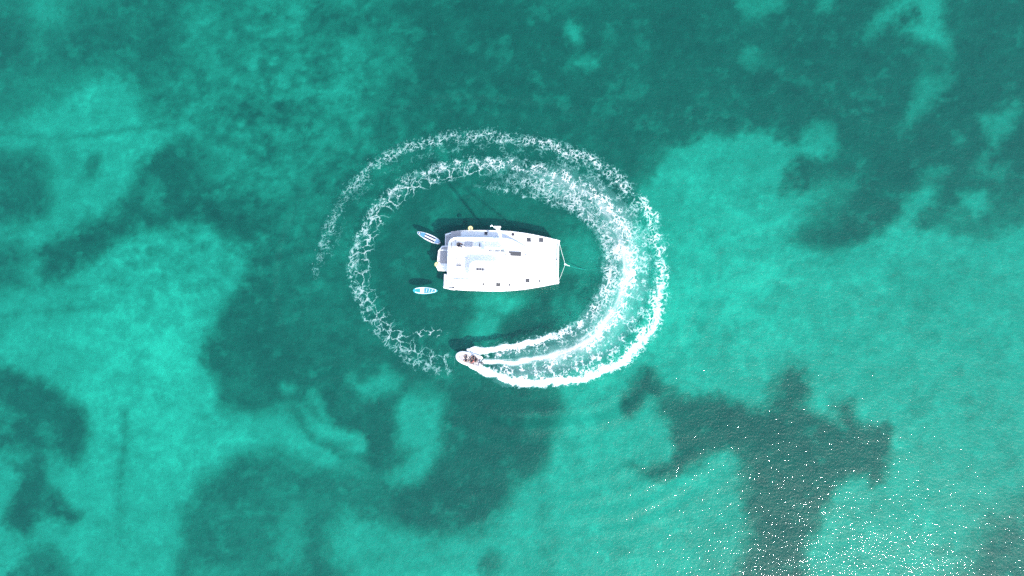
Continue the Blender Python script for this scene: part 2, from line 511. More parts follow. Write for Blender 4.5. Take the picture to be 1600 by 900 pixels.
# big grass west of the ring
poly(0.18, 9, 9, [(352, 480), (380, 448), (402, 405), (470, 350), (545, 400), (560, 520), (620, 556), (690, 585), (640, 610), (625, 650), (612, 720), (640, 722), (610, 745), (578, 728), (548, 708),
      (520, 690), (500, 660), (470, 628), (440, 622), (400, 640), (345, 636), (342, 592), (316, 562), (330, 525)])
poly(0.30, 16, 12, [(400, 640), (440, 590), (500, 640), (470, 660)], 0.6)
poly(0.40, 34, 16, [(405, 320), (520, 310), (560, 420), (560, 520), (480, 540), (420, 470)], 0.75)
ell(0.34, 16, 12, 385, 600, 30, 18, a=0.6)
ell(0.34, 18, 12, 520, 590, 40, 16, 20, a=0.5)
ell(0.36, 16, 12, 372, 500, 16, 30, 30, a=0.6)
ell(0.32, 14, 10, 560, 640, 24, 14, a=0.6)
ell(0.66, 5, 3, 451, 607, 13, 12)
poly(0.68, 5, 4, [(480, 612), (490, 609), (500, 620), (508, 640), (516, 656), (510, 664), (498, 650), (486, 634)])
poly(0.78, 5, 4, [(464, 632), (474, 634), (484, 650), (505, 666), (540, 672), (572, 682), (580, 696), (570, 712), (552, 710), (530, 696), (500, 688), (482, 674), (472, 654)])
line(0.30, 8, 4, [(466, 640), (474, 668), (494, 690), (520, 698), (545, 716), (575, 735)], 0.8)
poly(0.70, 7, 5, [(550, 594), (566, 598), (582, 588), (600, 574), (618, 582), (632, 592), (624, 610), (596, 622), (576, 626), (560, 612)])
ell(0.36, 10, 6, 575, 580, 18, 14, a=0.7)
poly(0.42, 14, 8, [(585, 730), (640, 720), (620, 770), (560, 760), (540, 730)], 0.6)
poly(0.74, 8, 7, [(628, 622), (650, 606), (690, 612), (697, 640), (690, 690), (688, 715), (660, 750), (640, 768), (618, 764), (610, 745), (640, 722), (652, 706), (620, 694), (619, 655)])
poly(0.38, 12, 8, [(640, 600), (700, 590), (700, 620), (660, 620)], 0.7)
# grass below the ring
poly(0.15, 11, 9, [(702, 606), (740, 598), (800, 600), (850, 612), (876, 635), (872, 668), (850, 692), (842, 742), (800, 760), (782, 800), (730, 828), (670, 838), (620, 818), (604, 790), (572, 765), (620, 760),
      (662, 750), (692, 712), (698, 660)])
ell(0.42, 9, 6, 828, 670, 12, 16)
ell(0.34, 12, 8, 842, 645, 18, 20, a=0.6)
ell(0.30, 10, 6, 708, 725, 14, 12, a=0.7)
poly(0.30, 16, 13, [(280, 930), (300, 852), (292, 800), (322, 756), (370, 712), (430, 708), (500, 738), (560, 742), (610, 780), (612, 820), (560, 826), (520, 800), (515, 860), (540, 930)])
ell(0.60, 12, 10, 456, 838, 24, 50, 6)
ell(0.46, 14, 10, 436, 772, 26, 22, a=0.7)
ell(0.44, 20, 12, 360, 850, 26, 40, 20, a=0.6)
ell(0.50, 18, 12, 510, 780, 30, 16, 15, a=0.7)
ell(0.45, 18, 12, 330, 790, 20, 14, a=0.5)
ell(0.66, 12, 10, 545, 840, 32, 45)
ell(0.60, 14, 8, 330, 895, 24, 12)
ell(0.5, 14, 8, 395, 890, 20, 10, a=0.7)
poly(0.76, 16, 12, [(560, 828), (620, 822), (680, 842), (740, 832), (790, 800), (806, 762), (846, 745), (870, 960), (560, 960)])
ell(0.40, 9, 8, 764, 885, 18, 18)
ell(0.60, 8, 6, 858, 856, 10, 10)
ell(0.62, 14, 10, 590, 880, 20, 22, a=0.6)
# around the boats, inside the ring
poly(0.80, 9, 7, [(738, 456), (790, 455), (835, 462), (820, 490), (786, 500), (782, 528), (760, 540), (728, 532), (732, 500), (742, 485)])
line(0.40, 6, 4, [(740, 486), (760, 488), (790, 498)], 0.7)
poly(0.10, 10, 7, [(826, 468), (866, 462), (870, 490), (850, 520), (800, 534), (782, 520), (800, 496)])
ell(0.62, 8, 6, 892, 486, 28, 22)
ell(0.24, 7, 5, 880, 480, 8, 14, a=0.8)
poly(0.62, 14, 8, [(876, 372), (915, 362), (945, 380), (944, 430), (905, 424), (884, 420)])
poly(0.34, 20, 10, [(700, 300), (760, 292), (830, 315), (860, 345), (780, 345), (700, 335)], 0.6)
poly(0.18, 16, 10, [(612, 400), (690, 380), (690, 460), (740, 470), (725, 540), (640, 530), (600, 470)], 0.7)
poly(0.71, 90, 20, [(1480, 380), (1700, 330), (1700, 1000), (1440, 1000), (1420, 700)], 0.8)
# grass in the lower right
poly(0.13, 10, 10, [(976, 628), (988, 595), (1012, 576), (1030, 592), (1042, 616), (1082, 624), (1130, 618), (1166, 638), (1200, 640), (1206, 604), (1226, 582), (1258, 574), (1266, 606), (1258, 636), (1290, 656), (1318, 668),
      (1310, 636), (1324, 632), (1336, 658), (1360, 668), (1386, 656), (1396, 676), (1386, 710), (1380, 752), (1360, 766), (1352, 744), (1322, 744), (1300, 776), (1282, 818), (1262, 856), (1240, 940), (1130, 940), (1160, 872),
      (1172, 840), (1166, 790), (1166, 742), (1152, 712), (1128, 704), (1100, 720), (1070, 738), (1034, 750), (1008, 746), (982, 724), (1012, 732), (1046, 722), (1060, 704), (1052, 664), (1034, 638), (1014, 618), (996, 640), (978, 646)])
poly(0.40, 12, 10, [(1150, 712), (1172, 720), (1180, 780), (1180, 860), (1150, 880), (1160, 800)], 0.6)
poly(0.36, 14, 10, [(1030, 600), (1060, 625), (1060, 660), (1030, 640)], 0.5)
poly(0.68, 25, 14, [(1262, 576), (1330, 520), (1380, 500), (1350, 545), (1290, 590)], 0.6)
ell(0.40, 14, 8, 1362, 800, 16, 8, -30, a=0.5)
poly(0.26, 24, 14, [(1620, 770), (1590, 790), (1556, 812), (1536, 846), (1500, 884), (1480, 960), (1620, 960)])
ell(0.45, 10, 6, 1475, 860, 10, 8, -30, a=0.7)
ell(0.60, 7, 4, 1513, 653, 6, 5)
ell(0.55, 7, 4, 1396, 430, 14, 7, -40)
ell(0.70, 14, 6, 1530, 572, 26, 8, -35, a=0.7)
ell(0.6, 10, 6, 862, 838, 8, 10, a=0.6)
# long scars across the sand and grass
line(0.44, 10, 5, [(194, 640), (196, 690), (191, 740), (191, 800), (188, 852)], 0.7)
line(0.36, 4, 3, [(-10, 210), (60, 216), (120, 216), (190, 207), (260, 196)], 0.7)
line(0.22, 6, 6, [(260, 196), (330, 178), (400, 160), (470, 143)], 0.5)
line(0.22, 5, 4, [(490, 133), (530, 117), (570, 100), (600, 82)], 0.7)
line(0.46, 7, 4, [(-10, 493), (60, 488), (120, 485), (170, 481)], 0.7)
line(0.62, 6, 5, [(20, 838), (110, 830), (190, 818), (260, 804), (310, 790)], 0.6)

def seabed_value(u, v):
    wu = u + 5 * fbm(u / 46, v / 46, 31, 3) + 2.5 * fbm(u / 11, v / 11, 35, 2)
    wv = v + 5 * fbm(u / 46 + 40, v / 46, 37, 3) + 2.5 * fbm(u / 11 + 9, v / 11, 39, 2)
    edge = fbm(u / 30, v / 30, 41, 5, 0.62)
    tuft = fbm(u / 7.5, v / 6.5, 45, 3, 0.65)
    val = np.full(u.shape, BASE) + 0.10 * fbm(u / 90, v / 70, 43, 3)
    for (pv, blur, wob, a, pts) in PATCH:
        lo, hi = pts.min(0) - blur * 2 - wob - 20, pts.max(0) + blur * 2 + wob + 20
        k = np.nonzero((wu > lo[0]) & (wu < hi[0]) & (wv > lo[1]) & (wv < hi[1]))
        if not len(k[0]):
            continue
        x, y = wu[k], wv[k]
        d2 = np.full(x.shape, 1e12)
        ins = np.zeros(x.shape, bool)
        n = len(pts)
        for i in range(n):
            (ax, ay), (bx, by) = pts[i], pts[(i + 1) % n]
            ex, ey = bx - ax, by - ay
            t = np.clip(((x - ax) * ex + (y - ay) * ey) / (ex * ex + ey * ey + 1e-9), 0, 1)
            d2 = np.minimum(d2, (x - ax - t * ex) ** 2 + (y - ay - t * ey) ** 2)
            if ay != by:
                c = (ay > y) != (by > y)
                ins ^= c & (x < ex * (y - ay) / (by - ay) + ax)
        bl = blur * 1.35 + 3
        sd = np.where(ins, 1, -1) * np.sqrt(d2) + wob * edge[k] * 1.1 + min(10.0, 0.55 * blur + 2) * tuft[k]
        al = a * sstep(-bl, bl, sd)
        val[k] = val[k] * (1 - al) + pv * al
    return val

print('seabed')
gx, gy = axis(-78, 74, 0.24, 5000), axis(-42, 56, 0.24, 5000)
X, Y = np.meshgrid(gx, gy)
U, V = pix(X, Y, np.full(X.shape, DEPTH))
inside = (U > -60) & (U < 1660) & (V > -60) & (V < 960)
val = 0.5 + 0.55 * fbm(X * 0.035, Y * 0.035, 61, 4)          # sand and grass go on beyond the view
sv = seabed_value(np.clip(U, -100, 1700), np.clip(V, -100, 1000))
edgew = np.minimum(np.minimum(sstep(-55, -5, U), 1 - sstep(1605, 1655, U)), np.minimum(sstep(-55, -5, V), 1 - sstep(905, 955, V)))
val = val * (1 - edgew) + sv * edgew
# mottling: grass is patchy, most so towards the upper left
mott = np.exp(-(((U - 440) / 170) ** 2 + ((V - 160) / 190) ** 2)) * 0.9 + np.exp(-(((U - 250) / 190) ** 2 + ((V - 400) / 80) ** 2)) * 0.6
fade = np.exp(-np.maximum(0, np.hypot(X, Y) - 90) / 120.0)
val = val + (0.12 + 0.32 * mott) * fbm(U / 17, V / 14, 71, 4, 0.6) * fade + 0.09 * fbm(U / 55, V / 48, 73, 3) * fade
val = val + 0.07 * fbm(U / 5, V / 5, 77, 2) * fade
pock = sstep(0.18, 0.55, fbm(U / 26, V / 21, 79, 4, 0.6)) * (1 - sstep(0.35, 0.6, val)) * fade      # small sandy pockets in the grass
val = val + (0.17 + 0.12 * mott) * pock
val = val - 0.10 * sstep(0.15, 0.6, fbm(U / 34 + 50, V / 26, 83, 4, 0.6)) * sstep(0.5, 0.75, val) * fade   # thin grass on the sand
val = np.clip(val, 0.0, 1.0)
Z = DEPTH + 0.28 * (1 - val) + 0.10 * fbm(X * 0.2, Y * 0.2, 81, 3) * fade
sb = obj('seabed', grid_mesh('seabed', X, Y, Z, {'sand': val}))
sb['kind'] = 'structure'

m = bpy.data.materials.new('sand_and_seagrass')
m.use_nodes = True
n, l = m.node_tree.nodes, m.node_tree.links
b = n['Principled BSDF']
b.inputs['Roughness'].default_value = 0.95
b.inputs['Specular IOR Level'].default_value = 0.0
at = n.new('ShaderNodeAttribute'); at.attribute_name = 'sand'
geo = n.new('ShaderNodeNewGeometry')
tx = n.new('ShaderNodeTexNoise'); tx.inputs['Scale'].default_value = 1.1; tx.inputs['Detail'].default_value = 6; tx.inputs['Roughness'].default_value = 0.65
l.new(geo.outputs['Position'], tx.inputs['Vector'])
ma = n.new('ShaderNodeMath'); ma.operation = 'MULTIPLY_ADD'
ma.inputs[1].default_value = 0.16
sub = n.new('ShaderNodeMath'); sub.operation = 'SUBTRACT'; sub.inputs[1].default_value = 0.5
l.new(tx.outputs['Fac'], sub.inputs[0])
l.new(sub.outputs[0], ma.inputs[0])
l.new(at.outputs['Fac'], ma.inputs[2])
ra = n.new('ShaderNodeValToRGB')
e = ra.color_ramp.elements
e[0].position = 0.0; e[0].color = (0.055, 0.078, 0.064, 1)
e[1].position = 1.0; e[1].color = (0.68, 0.655, 0.54, 1)
x1 = e.new(0.22); x1.color = (0.095, 0.128, 0.103, 1)
x2 = e.new(0.5); x2.color = (0.205, 0.245, 0.195, 1)
x3 = e.new(0.78); x3.color = (0.42, 0.415, 0.345, 1)
l.new(ma.outputs[0], ra.inputs['Fac'])
l.new(ra.outputs['Color'], b.inputs['Base Color'])
sb.data.materials.append(m)

# ------------------------------------------------------------------ water
print('water')
gx, gy = axis(-78, 74, 0.36, 5000), axis(-44, 58, 0.36, 5000)
X, Y = np.meshgrid(gx, gy)
od, _ = out_dist(X, Y)
fade = np.exp(-np.maximum(0, np.maximum(np.abs(X) - 76, np.abs(Y) - 56)) / 25.0)
wo = obj('water', grid_mesh('water', X, Y, swell(X, Y, od) * fade))
wo['kind'] = 'structure'
m = bpy.data.materials.new('clear_turquoise_water')
m.use_nodes = True
n, l = m.node_tree.nodes, m.node_tree.links
n.remove(n['Principled BSDF'])
out = n['Material Output']
geo = n.new('ShaderNodeNewGeometry')
def noise(scale, detail, rough, vec_scale=(1, 1, 1), rot=0.0):
    mp = n.new('ShaderNodeMapping')
    mp.inputs['Scale'].default_value = vec_scale
    mp.inputs['Rotation'].default_value = (0, 0, rot)
    l.new(geo.outputs['Position'], mp.inputs['Vector'])
    t = n.new('ShaderNodeTexNoise')
    t.inputs['Scale'].default_value = scale
    t.inputs['Detail'].default_value = detail
    t.inputs['Roughness'].default_value = rough
    l.new(mp.outputs['Vector'], t.inputs['Vector'])
    return t
t1 = noise(2.8, 2.0, 0.55, (1.0, 1.25, 1.0), R(24))
t2 = noise(0.45, 2, 0.5, (1.0, 1.6, 1.0), R(-18))
ad = n.new('ShaderNodeMath'); ad.operation = 'MULTIPLY_ADD'; ad.inputs[1].default_value = 1.4
l.new(t2.outputs['Fac'], ad.inputs[0]); l.new(t1.outputs['Fac'], ad.inputs[2])
bp = n.new('ShaderNodeBump'); bp.inputs['Strength'].default_value = 1.0; bp.inputs['Distance'].default_value = 0.055
l.new(ad.outputs[0], bp.inputs['Height'])
bp2 = n.new('ShaderNodeBump'); bp2.inputs['Strength'].default_value = 1.0; bp2.inputs['Distance'].default_value = 0.13
l.new(ad.outputs[0], bp2.inputs['Height'])
tr = n.new('ShaderNodeBsdfTransparent'); tr.inputs['Color'].default_value = (0.115, 0.692, 0.638, 1)
di = n.new('ShaderNodeBsdfDiffuse'); di.inputs['Color'].default_value = (0.008, 0.115, 0.108, 1)
l.new(bp2.outputs['Normal'], di.inputs['Normal'])
gl = n.new('ShaderNodeBsdfGlossy'); gl.distribution = 'BECKMANN'; gl.inputs['Roughness'].default_value = 0.05; gl.inputs['Color'].default_value = (0.85, 0.93, 1, 1)
l.new(bp.outputs['Normal'], gl.inputs['Normal'])
m1 = n.new('ShaderNodeMixShader'); m1.inputs['Fac'].default_value = 0.12
l.new(tr.outputs[0], m1.inputs[1]); l.new(di.outputs[0], m1.inputs[2])
fr = n.new('ShaderNodeFresnel'); fr.inputs['IOR'].default_value = 1.333
l.new(bp.outputs['Normal'], fr.inputs['Normal'])
m2 = n.new('ShaderNodeMixShader')
l.new(fr.outputs[0], m2.inputs['Fac']); l.new(m1.outputs[0], m2.inputs[1]); l.new(gl.outputs[0], m2.inputs[2])
l.new(m2.outputs[0], out.inputs['Surface'])
wo.data.materials.append(m)

# ------------------------------------------------------------------ foam of the wake
print('foam')
a0, a1 = P(462, 628, 0), P(1075, 185, 0)
st = 0.068
X, Y = np.meshgrid(np.arange(a0.x, a1.x, st), np.arange(a0.y, a1.y, st))
dO, sO = curve_dist(X, Y, OUT_C)
dW, sW = curve_dist(X, Y, WASH_C)
dI, sI = curve_dist(X, Y, INN_C)
od, _ = out_dist(X, Y)
# wiggle the lookup so strands curl
wx = X + 0.45 * fbm(X * 0.9, Y * 0.9, 101, 3) + 0.16 * fbm(X * 3.1, Y * 3.1, 103, 2)
wy = Y + 0.45 * fbm(X * 0.9 + 7, Y * 0.9, 105, 3) + 0.16 * fbm(X * 3.1 + 5, Y * 3.1, 107, 2)
def strands(cell, width, seed, jx=0.0):
    f1, f2 = worley(wx / cell + jx, wy / cell, seed)
    return 1 - sstep(0.0, width, f2 - f1)
fine = strands(0.62, 0.24, 111)
fine2 = strands(0.44, 0.26, 113, 3.3)
mid_ = strands(1.05, 0.13, 115)
big = strands(2.2, 0.075, 117)
big2 = strands(1.7, 0.08, 119, 8.1)
grain = 0.5 + 0.5 * fbm(X * 2.6, Y * 2.6, 121, 3, 0.65)
clump = 0.5 + 0.5 * fbm(X * 0.55, Y * 0.55, 123, 3)
clump2 = 0.5 + 0.5 * fbm(X * 0.9 + 30, Y * 0.9, 125, 3)
patch = sstep(0.30, 0.62, 0.5 + 0.5 * fbm(X * 1.5 + 11, Y * 1.5, 127, 3))      # gaps torn in the lace
def band(d, off, wid):
    return np.exp(-np.abs((d - off) / wid) ** 2.2)
lut = lambda s, xs, ys: np.interp(s, xs, ys)
foam = np.zeros(X.shape)
def add(f, cap=0.6, lo=0.22, hi=0.80):
    global foam
    foam = np.maximum(foam, cap * sstep(lo, hi, f))
def outward(d, c, s):
    i = np.clip((s * (len(c) - 1)).astype(int), 0, len(c) - 1)
    r = np.hypot(X - MID[0], Y - MID[1])
    rc = np.hypot(c[i, 0] - MID[0], c[i, 1] - MID[1])
    return np.where(r > rc, np.abs(d), -np.abs(d))
eO, eW, eI = outward(dO, OUT_C, sO), outward(dW, WASH_C, sW), outward(dI, INN_C, sI)
wobO = eO + 0.40 * fbm(X * 0.6, Y * 0.6, 131, 3)
wobW = eW + 0.32 * fbm(X * 0.6, Y * 0.6, 133, 3)
wobI = eI + 0.40 * fbm(X * 0.6, Y * 0.6, 135, 3)
endO = sstep(-0.002, 0.004, sO) * (1 - sstep(0.88, 1.0, sO))
endW = sstep(-0.002, 0.004, sW) * (1 - sstep(0.975, 1.0, sW))
endI = sstep(-0.002, 0.006, sI) * (1 - sstep(0.70, 0.98, sI))
lace = np.maximum(fine * (0.45 + 0.8 * grain), fine2 * (0.35 + 0.8 * clump))
# -- outer crest: solid by the dinghy, breaking into strands, then thin lace
capO = lut(sO, [0, .12, .25, .40, .55, .75, 1], [1.0, .92, .66, .46, .34, .25, .16])
wdt = lut(sO, [0, .03, .08, .2, .3, .4, .55, .7, 1], [.35, .65, 1.0, 1.25, 1.35, 1.3, 1.15, 1.0, .95])
solid = lut(sO, [0, .08, .15, .21, .27, .34, .42, .5], [1.25, 1.2, .98, .82, .66, .48, .28, 0])
crest = band(wobO, -0.1, wdt)
add(endO * crest * (lace * (0.55 + 0.55 * patch)), capO)
add(endO * band(wobO, 0.1, wdt * 0.5) * solid * (0.25 + 1.05 * grain), capO, 0.25, 0.75)
add(endO * band(wobO, -wdt * 1.25, wdt * 1.5) * lace * (0.3 + 0.7 * patch) * lut(sO, [0, .1, .3, .6, 1], [1.2, 1.2, 1.05, .85, .7]), capO * 0.6, 0.25, 0.95)
# -- propeller wash: streaky white behind the stern, churned band, then rings of lace
capW = lut(sW, [0, .08, .2, .4, .5, .62, .8, 1], [1.0, .8, .58, .52, .44, .36, .32, .24])
wW = lut(sW, [0, .04, .1, .18, .28, .4, .5, .6, .8, 1], [.34, .46, .62, .75, .85, .85, .66, .52, .55, .55])
streak = 0.5 + 0.5 * fbm(eW * 3.0, sW * 24, 141, 3)
streak2 = 0.5 + 0.5 * fbm(eW * 5.5, sW * 70, 143, 3)
fresh = lut(sW, [0, .05, .10, .17, .3, .40, .47], [1.3, 1.1, .85, .80, .78, .55, 0])
add(endW * band(wobW, 0.0, wW) * fresh * (0.25 + 1.0 * streak * (0.5 + streak2)), capW * 0.72, 0.1, 1.1)
add(endW * band(wobW, 0.25, wW * 1.7) * lut(sW, [0, .06, .14, .3, .46, .6, 1], [.1, .6, 1.0, 1.15, 1.05, .8, .55]) * lace * (0.5 + 0.6 * patch), capW)
add(endW * band(wobW, -0.1, wW * 1.0) * lut(sW, [0, .1, .2, .42, .55, 1], [.6, .55, .6, .5, .2, 0]) * (0.4 + 0.8 * clump), 0.26, 0.15, 0.8)   # bubbles below the churn
gap = sstep(0.13, 0.20, sW) * (1 - sstep(0.46, 0.56, sW))
add(gap * endW * band(eW, -1.6, 1.6) * np.maximum(fine2, np.maximum(fine, mid_)) * (0.6 + 0.45 * patch), capW * 0.6, 0.25, 1.0)
gap2 = sstep(0.06, 0.12, sW) * (1 - sstep(0.36, 0.48, sW))
add(gap2 * endW * band(eW, 1.6, 1.4) * np.maximum(fine2, fine) * (0.25 + 0.6 * patch) * (0.35 + clump2), capW * 0.55, 0.22, 0.95)
# rings of lace on the far side
ringa = sstep(0.47, 0.55, sW)
wl = lut(sW, [.5, .62, .75, .88, 1], [1.0, 1.25, 1.2, 1.5, 1.3])
add(ringa * endW * band(eW, -0.7, wl) * np.maximum(big, big2 * 0.85) * (0.55 + 0.75 * clump2), capW, 0.2, 0.75)
add(ringa * endW * band(wobW, 0.45, 0.75) * np.maximum(fine, mid_) * (0.35 + 0.75 * patch), capW * 0.85)
add(ringa * endW * band(eW, -0.1, wl * 1.25) * fine2 * patch * clump * 1.3, capW * 0.55, 0.35, 1.0)
# -- inner crest
capI = lut(sI, [0, .15, .3, .45, .65, .85, 1], [1.0, .9, .6, .42, .32, .24, .16])
wI = lut(sI, [0, .03, .1, .25, .4, .6, 1], [.25, .5, .7, .9, 1.0, .75, .55])
solI = lut(sI, [0, .1, .2, .28, .38], [1.3, 1.1, .75, .35, 0])
add(endI * band(wobI, 0.1, wI) * lace * (0.5 + 0.55 * patch), capI)
add(endI * band(wobI, 0.0, wI * 0.55) * solI * (0.25 + 1.05 * grain), capI, 0.25, 0.75)
add(endI * band(wobI, wI * 1.2, wI * 1.4) * lace * patch * 0.9, capI * 0.7, 0.35, 1.0)
# spray thrown by the hull
for (cx, cy, rx, ry, an) in ((752, 549, 20, 5, -6), (757, 580, 18, 7, 24), (741, 574, 12, 4, 28)):
    c = P(cx, cy, 0)
    ca, sa = math.cos(R(-an)), math.sin(R(-an))
    ux, uy = (X - c.x) * ca + (Y - c.y) * sa, -(X - c.x) * sa + (Y - c.y) * ca
    add(1.35 * np.exp(-((ux / (rx * .08)) ** 2 + (uy / (ry * .08)) ** 2) ** 1.4) * (0.35 + 0.8 * grain), 1.0)
# a few torn wisps inside the ring at lower left
wis = np.exp(-(((X - P(672, 520, 0).x) / 2.2) ** 2 + ((Y - P(672, 520, 0).y) / 0.7) ** 2))
add(wis * mid_ * (0.3 + patch), 0.36)
# loose flecks around the crests
speck = sstep(0.78, 0.90, 0.5 + 0.5 * fbm(X * 4.3, Y * 4.3, 151, 2))
add(speck * np.maximum(np.maximum(endO * band(eO, 0.1, 1.7), endW * band(eW, 0, 2.0)), endI * band(eI, 0, 1.4)), 0.18, 0.3, 0.9)
milk = endW * (band(eW, -0.5, 2.3) * lut(sW, [0, .03, .1, .25, .42, .55, .7], [0, .10, .15, .15, .10, .04, 0]) + band(eW, 1.5, 1.6) * lut(sW, [0, .04, .12, .3, .45], [0, .12, .14, .08, 0]))
milk = milk * 0.85 * (0.30 + 0.95 * clump) * (0.6 + 0.6 * streak)
foam = foam + milk * (1 - foam)
foam = np.clip(foam, 0, 1)
Zf = swell(X, Y, od) + 0.012 + 0.10 * foam * (0.4 + 0.6 * grain) * lut(np.minimum(np.abs(sO), np.abs(sW)), [0, .15, .5, 1], [1.6, 1.1, .5, .3])
fo = obj('wake_foam', grid_mesh('wake_foam', X, Y, Zf, {'foam': foam}, keep=foam > 0.035))
fo['kind'] = 'stuff'
tag(fo, 'white foam wake the dinghy has left in a ring around the catamaran', 'wake')
m = bpy.data.materials.new('sea_foam')
m.use_nodes = True
n, l = m.node_tree.nodes, m.node_tree.links
b = n['Principled BSDF']
b.inputs['Base Color'].default_value = (0.80, 0.84, 0.84, 1)
b.inputs['Roughness'].default_value = 0.9
b.inputs['Specular IOR Level'].default_value = 0.1
at = n.new('ShaderNodeAttribute'); at.attribute_name = 'foam'
geo = n.new('ShaderNodeNewGeometry')
tx = n.new('ShaderNodeTexNoise'); tx.inputs['Scale'].default_value = 5.5; tx.inputs['Detail'].default_value = 5; tx.inputs['Roughness'].default_value = 0.7
l.new(geo.outputs['Position'], tx.inputs['Vector'])
a1_ = n.new('ShaderNodeMath'); a1_.operation = 'MULTIPLY_ADD'; a1_.inputs[1].default_value = 0.9; a1_.inputs[2].default_value = 0.52
l.new(tx.outputs['Fac'], a1_.inputs[0])
a2_ = n.new('ShaderNodeMath'); a2_.operation = 'MULTIPLY'; a2_.use_clamp = True
l.new(at.outputs['Fac'], a2_.inputs[0]); l.new(a1_.outputs[0], a2_.inputs[1])
l.new(a2_.outputs[0], b.inputs['Alpha'])
rc = n.new('ShaderNodeValToRGB')        # thin films of bubbles are aqua, thick foam white
rc.color_ramp.elements[0].position = 0.06; rc.color_ramp.elements[0].color = (0.30, 0.78, 0.74, 1)
rc.color_ramp.elements[1].position = 0.34; rc.color_ramp.elements[1].color = (0.80, 0.83, 0.83, 1)
l.new(at.outputs['Fac'], rc.inputs['Fac'])
l.new(rc.outputs['Color'], b.inputs['Base Color'])
fo.data.materials.append(m)

# ------------------------------------------------------------------ catamaran
print('boats')
YAW = R(-1.3)
boat = empty('catamaran', P(783, 407.5, 1.7) - Vector((0, 0, 1.7)), YAW)
tag(boat, 'large white sailing catamaran moored in the middle of the foam ring', 'catamaran')
BM = (Matrix.Translation(boat.location) @ Matrix.Rotation(YAW, 4, 'Z')).inverted()
def L(px, py, z):
    return BM @ P(px, py, z)
def L2(px, py, z):
    v = L(px, py, z)
    return (v.x, v.y)

HB = [(-7.25, 3.40), (-6.2, 3.62), (-4.5, 3.74), (-2, 3.78), (0, 3.76), (1.7, 3.64), (3.0, 3.46), (4.5, 3.20), (5.8, 2.93), (7.15, 2.60)]
IB = [(-7.25, 1.62), (-4, 1.55), (0, 1.62), (3.0, 1.80), (4.5, 2.02), (5.8, 2.24), (7.15, 2.46)]
SH = [(-7.25, 0.55), (-5.75, 0.55), (-5.7, 1.62), (0, 1.66), (4, 1.74), (7.15, 1.86)]
fi = lambda t, x: float(np.interp(x, [a for a, _ in t], [b_ for _, b_ in t]))
for s in (1, -1):
    bm = bmesh.new()
    rings = []
    for x in [-7.25, -6.8, -6.2, -5.76, -5.70, -5, -4, -3, -2, -1, 0, 1, 2, 3, 4, 4.8, 5.6, 6.3, 6.8, 7.1, 7.16]:
        o_, i_, sh = fi(HB, x), fi(IB, x), fi(SH, x)
        if x > 7.12:
            o_, i_ = 2.56, 2.50
        c_, hw = (o_ + i_) / 2, (o_ - i_) / 2
        wl = hw * float(np.interp(x, [-7.2, -4, 2, 5.5, 7.16], [0.72, 0.78, 0.72, 0.55, 0.5]))
        kd = float(np.interp(x, [-7.2, -5, 0, 5, 7.0, 7.16], [-0.05, -0.45, -0.65, -0.6, -0.35, -0.2]))
        sec = [(c_ + hw, sh), (c_ + hw * 0.99, sh * 0.6 + .02), (c_ + wl, 0.1), (c_ + wl * 0.7, kd * 0.7), (c_, kd), (c_ - wl * 0.7, kd * 0.7), (c_ - wl, 0.1), (c_ - hw * 0.99, sh * 0.6 + .02), (c_ - hw, sh)]
        rings.append([(x, s * yy, zz) for yy, zz in sec])
    loft(bm, rings)
    hull = obj('hull', bm, M['gelcoat'], boat)
    for x0 in (-3.6, -1.2, 1.4, 3.6):
        bm = bmesh.new()
        y0 = fi(HB, x0 + .5) * 0.995
        box(bm, (x0 + 0.5, s * (y0 - 0.004), 1.12), (0.95, 0.05, 0.24), bevel=0.02)
        obj('hull_window', bm, M['glass'], hull)
    # transom steps
    for k in range(4):
        bm = bmesh.new()
        x0 = -7.15 + k * 0.36
        box(bm, (x0 + 0.2, s * 2.5, 0.555 + 0.13 + k * 0.13), (0.40, 1.55, 0.26 + k * 0.26), bevel=0.03)
        stp = obj('transom_step', bm, M['gelcoat'], boat)
        bm = bmesh.new()
        zt = 0.555 + 0.26 + k * 0.26
        if s > 0:
            box(bm, (x0 + 0.17, s * 2.5, zt + 0.012), (0.30, 1.42, 0.02))
        else:
            box(bm, (x0 + 0.28, s * (2.72 + 0.06 * k), zt + 0.012), (0.13, 0.8 - 0.1 * k, 0.02))
        obj('step_tread', bm, M['teak'], stp)
    # transom sugar-scoop side wall
    bm = bmesh.new()
    pl = [(-7.22, 0.54), (-7.22, 0.85), (-6.7, 1.1), (-5.72, 1.66), (-5.72, 0.54)]
    va = [bm.verts.new((x, s * (fi(HB, x) - 0.02), z)) for x, z in pl]
    vb = [bm.verts.new((x, s * (fi(HB, x) - 0.16), z)) for x, z in pl]
    bm.faces.new(va); bm.faces.new(vb[::-1])
    for i in range(5):
        bm.faces.new((va[i], vb[i], vb[(i + 1) % 5], va[(i + 1) % 5]))
    obj('transom_side', bm, M['gelcoat'], boat)
    # bow cap deck in front of the main deck
    bm = bmesh.new()
    xs = [4.75, 5.4, 6.0, 6.6, 7.05, 7.2]
    pl = [(x, s * (fi(HB, x) + 0.02)) for x in xs] + [(x, s * (fi(IB, x) - 0.02)) for x in xs[::-1]]
    prism(bm, pl, lambda x, y: fi(SH, x) - 0.02, lambda x, y: fi(SH, x) + 0.07, 0.02)
    obj('bow_deck', bm, M['nonskid'], boat)

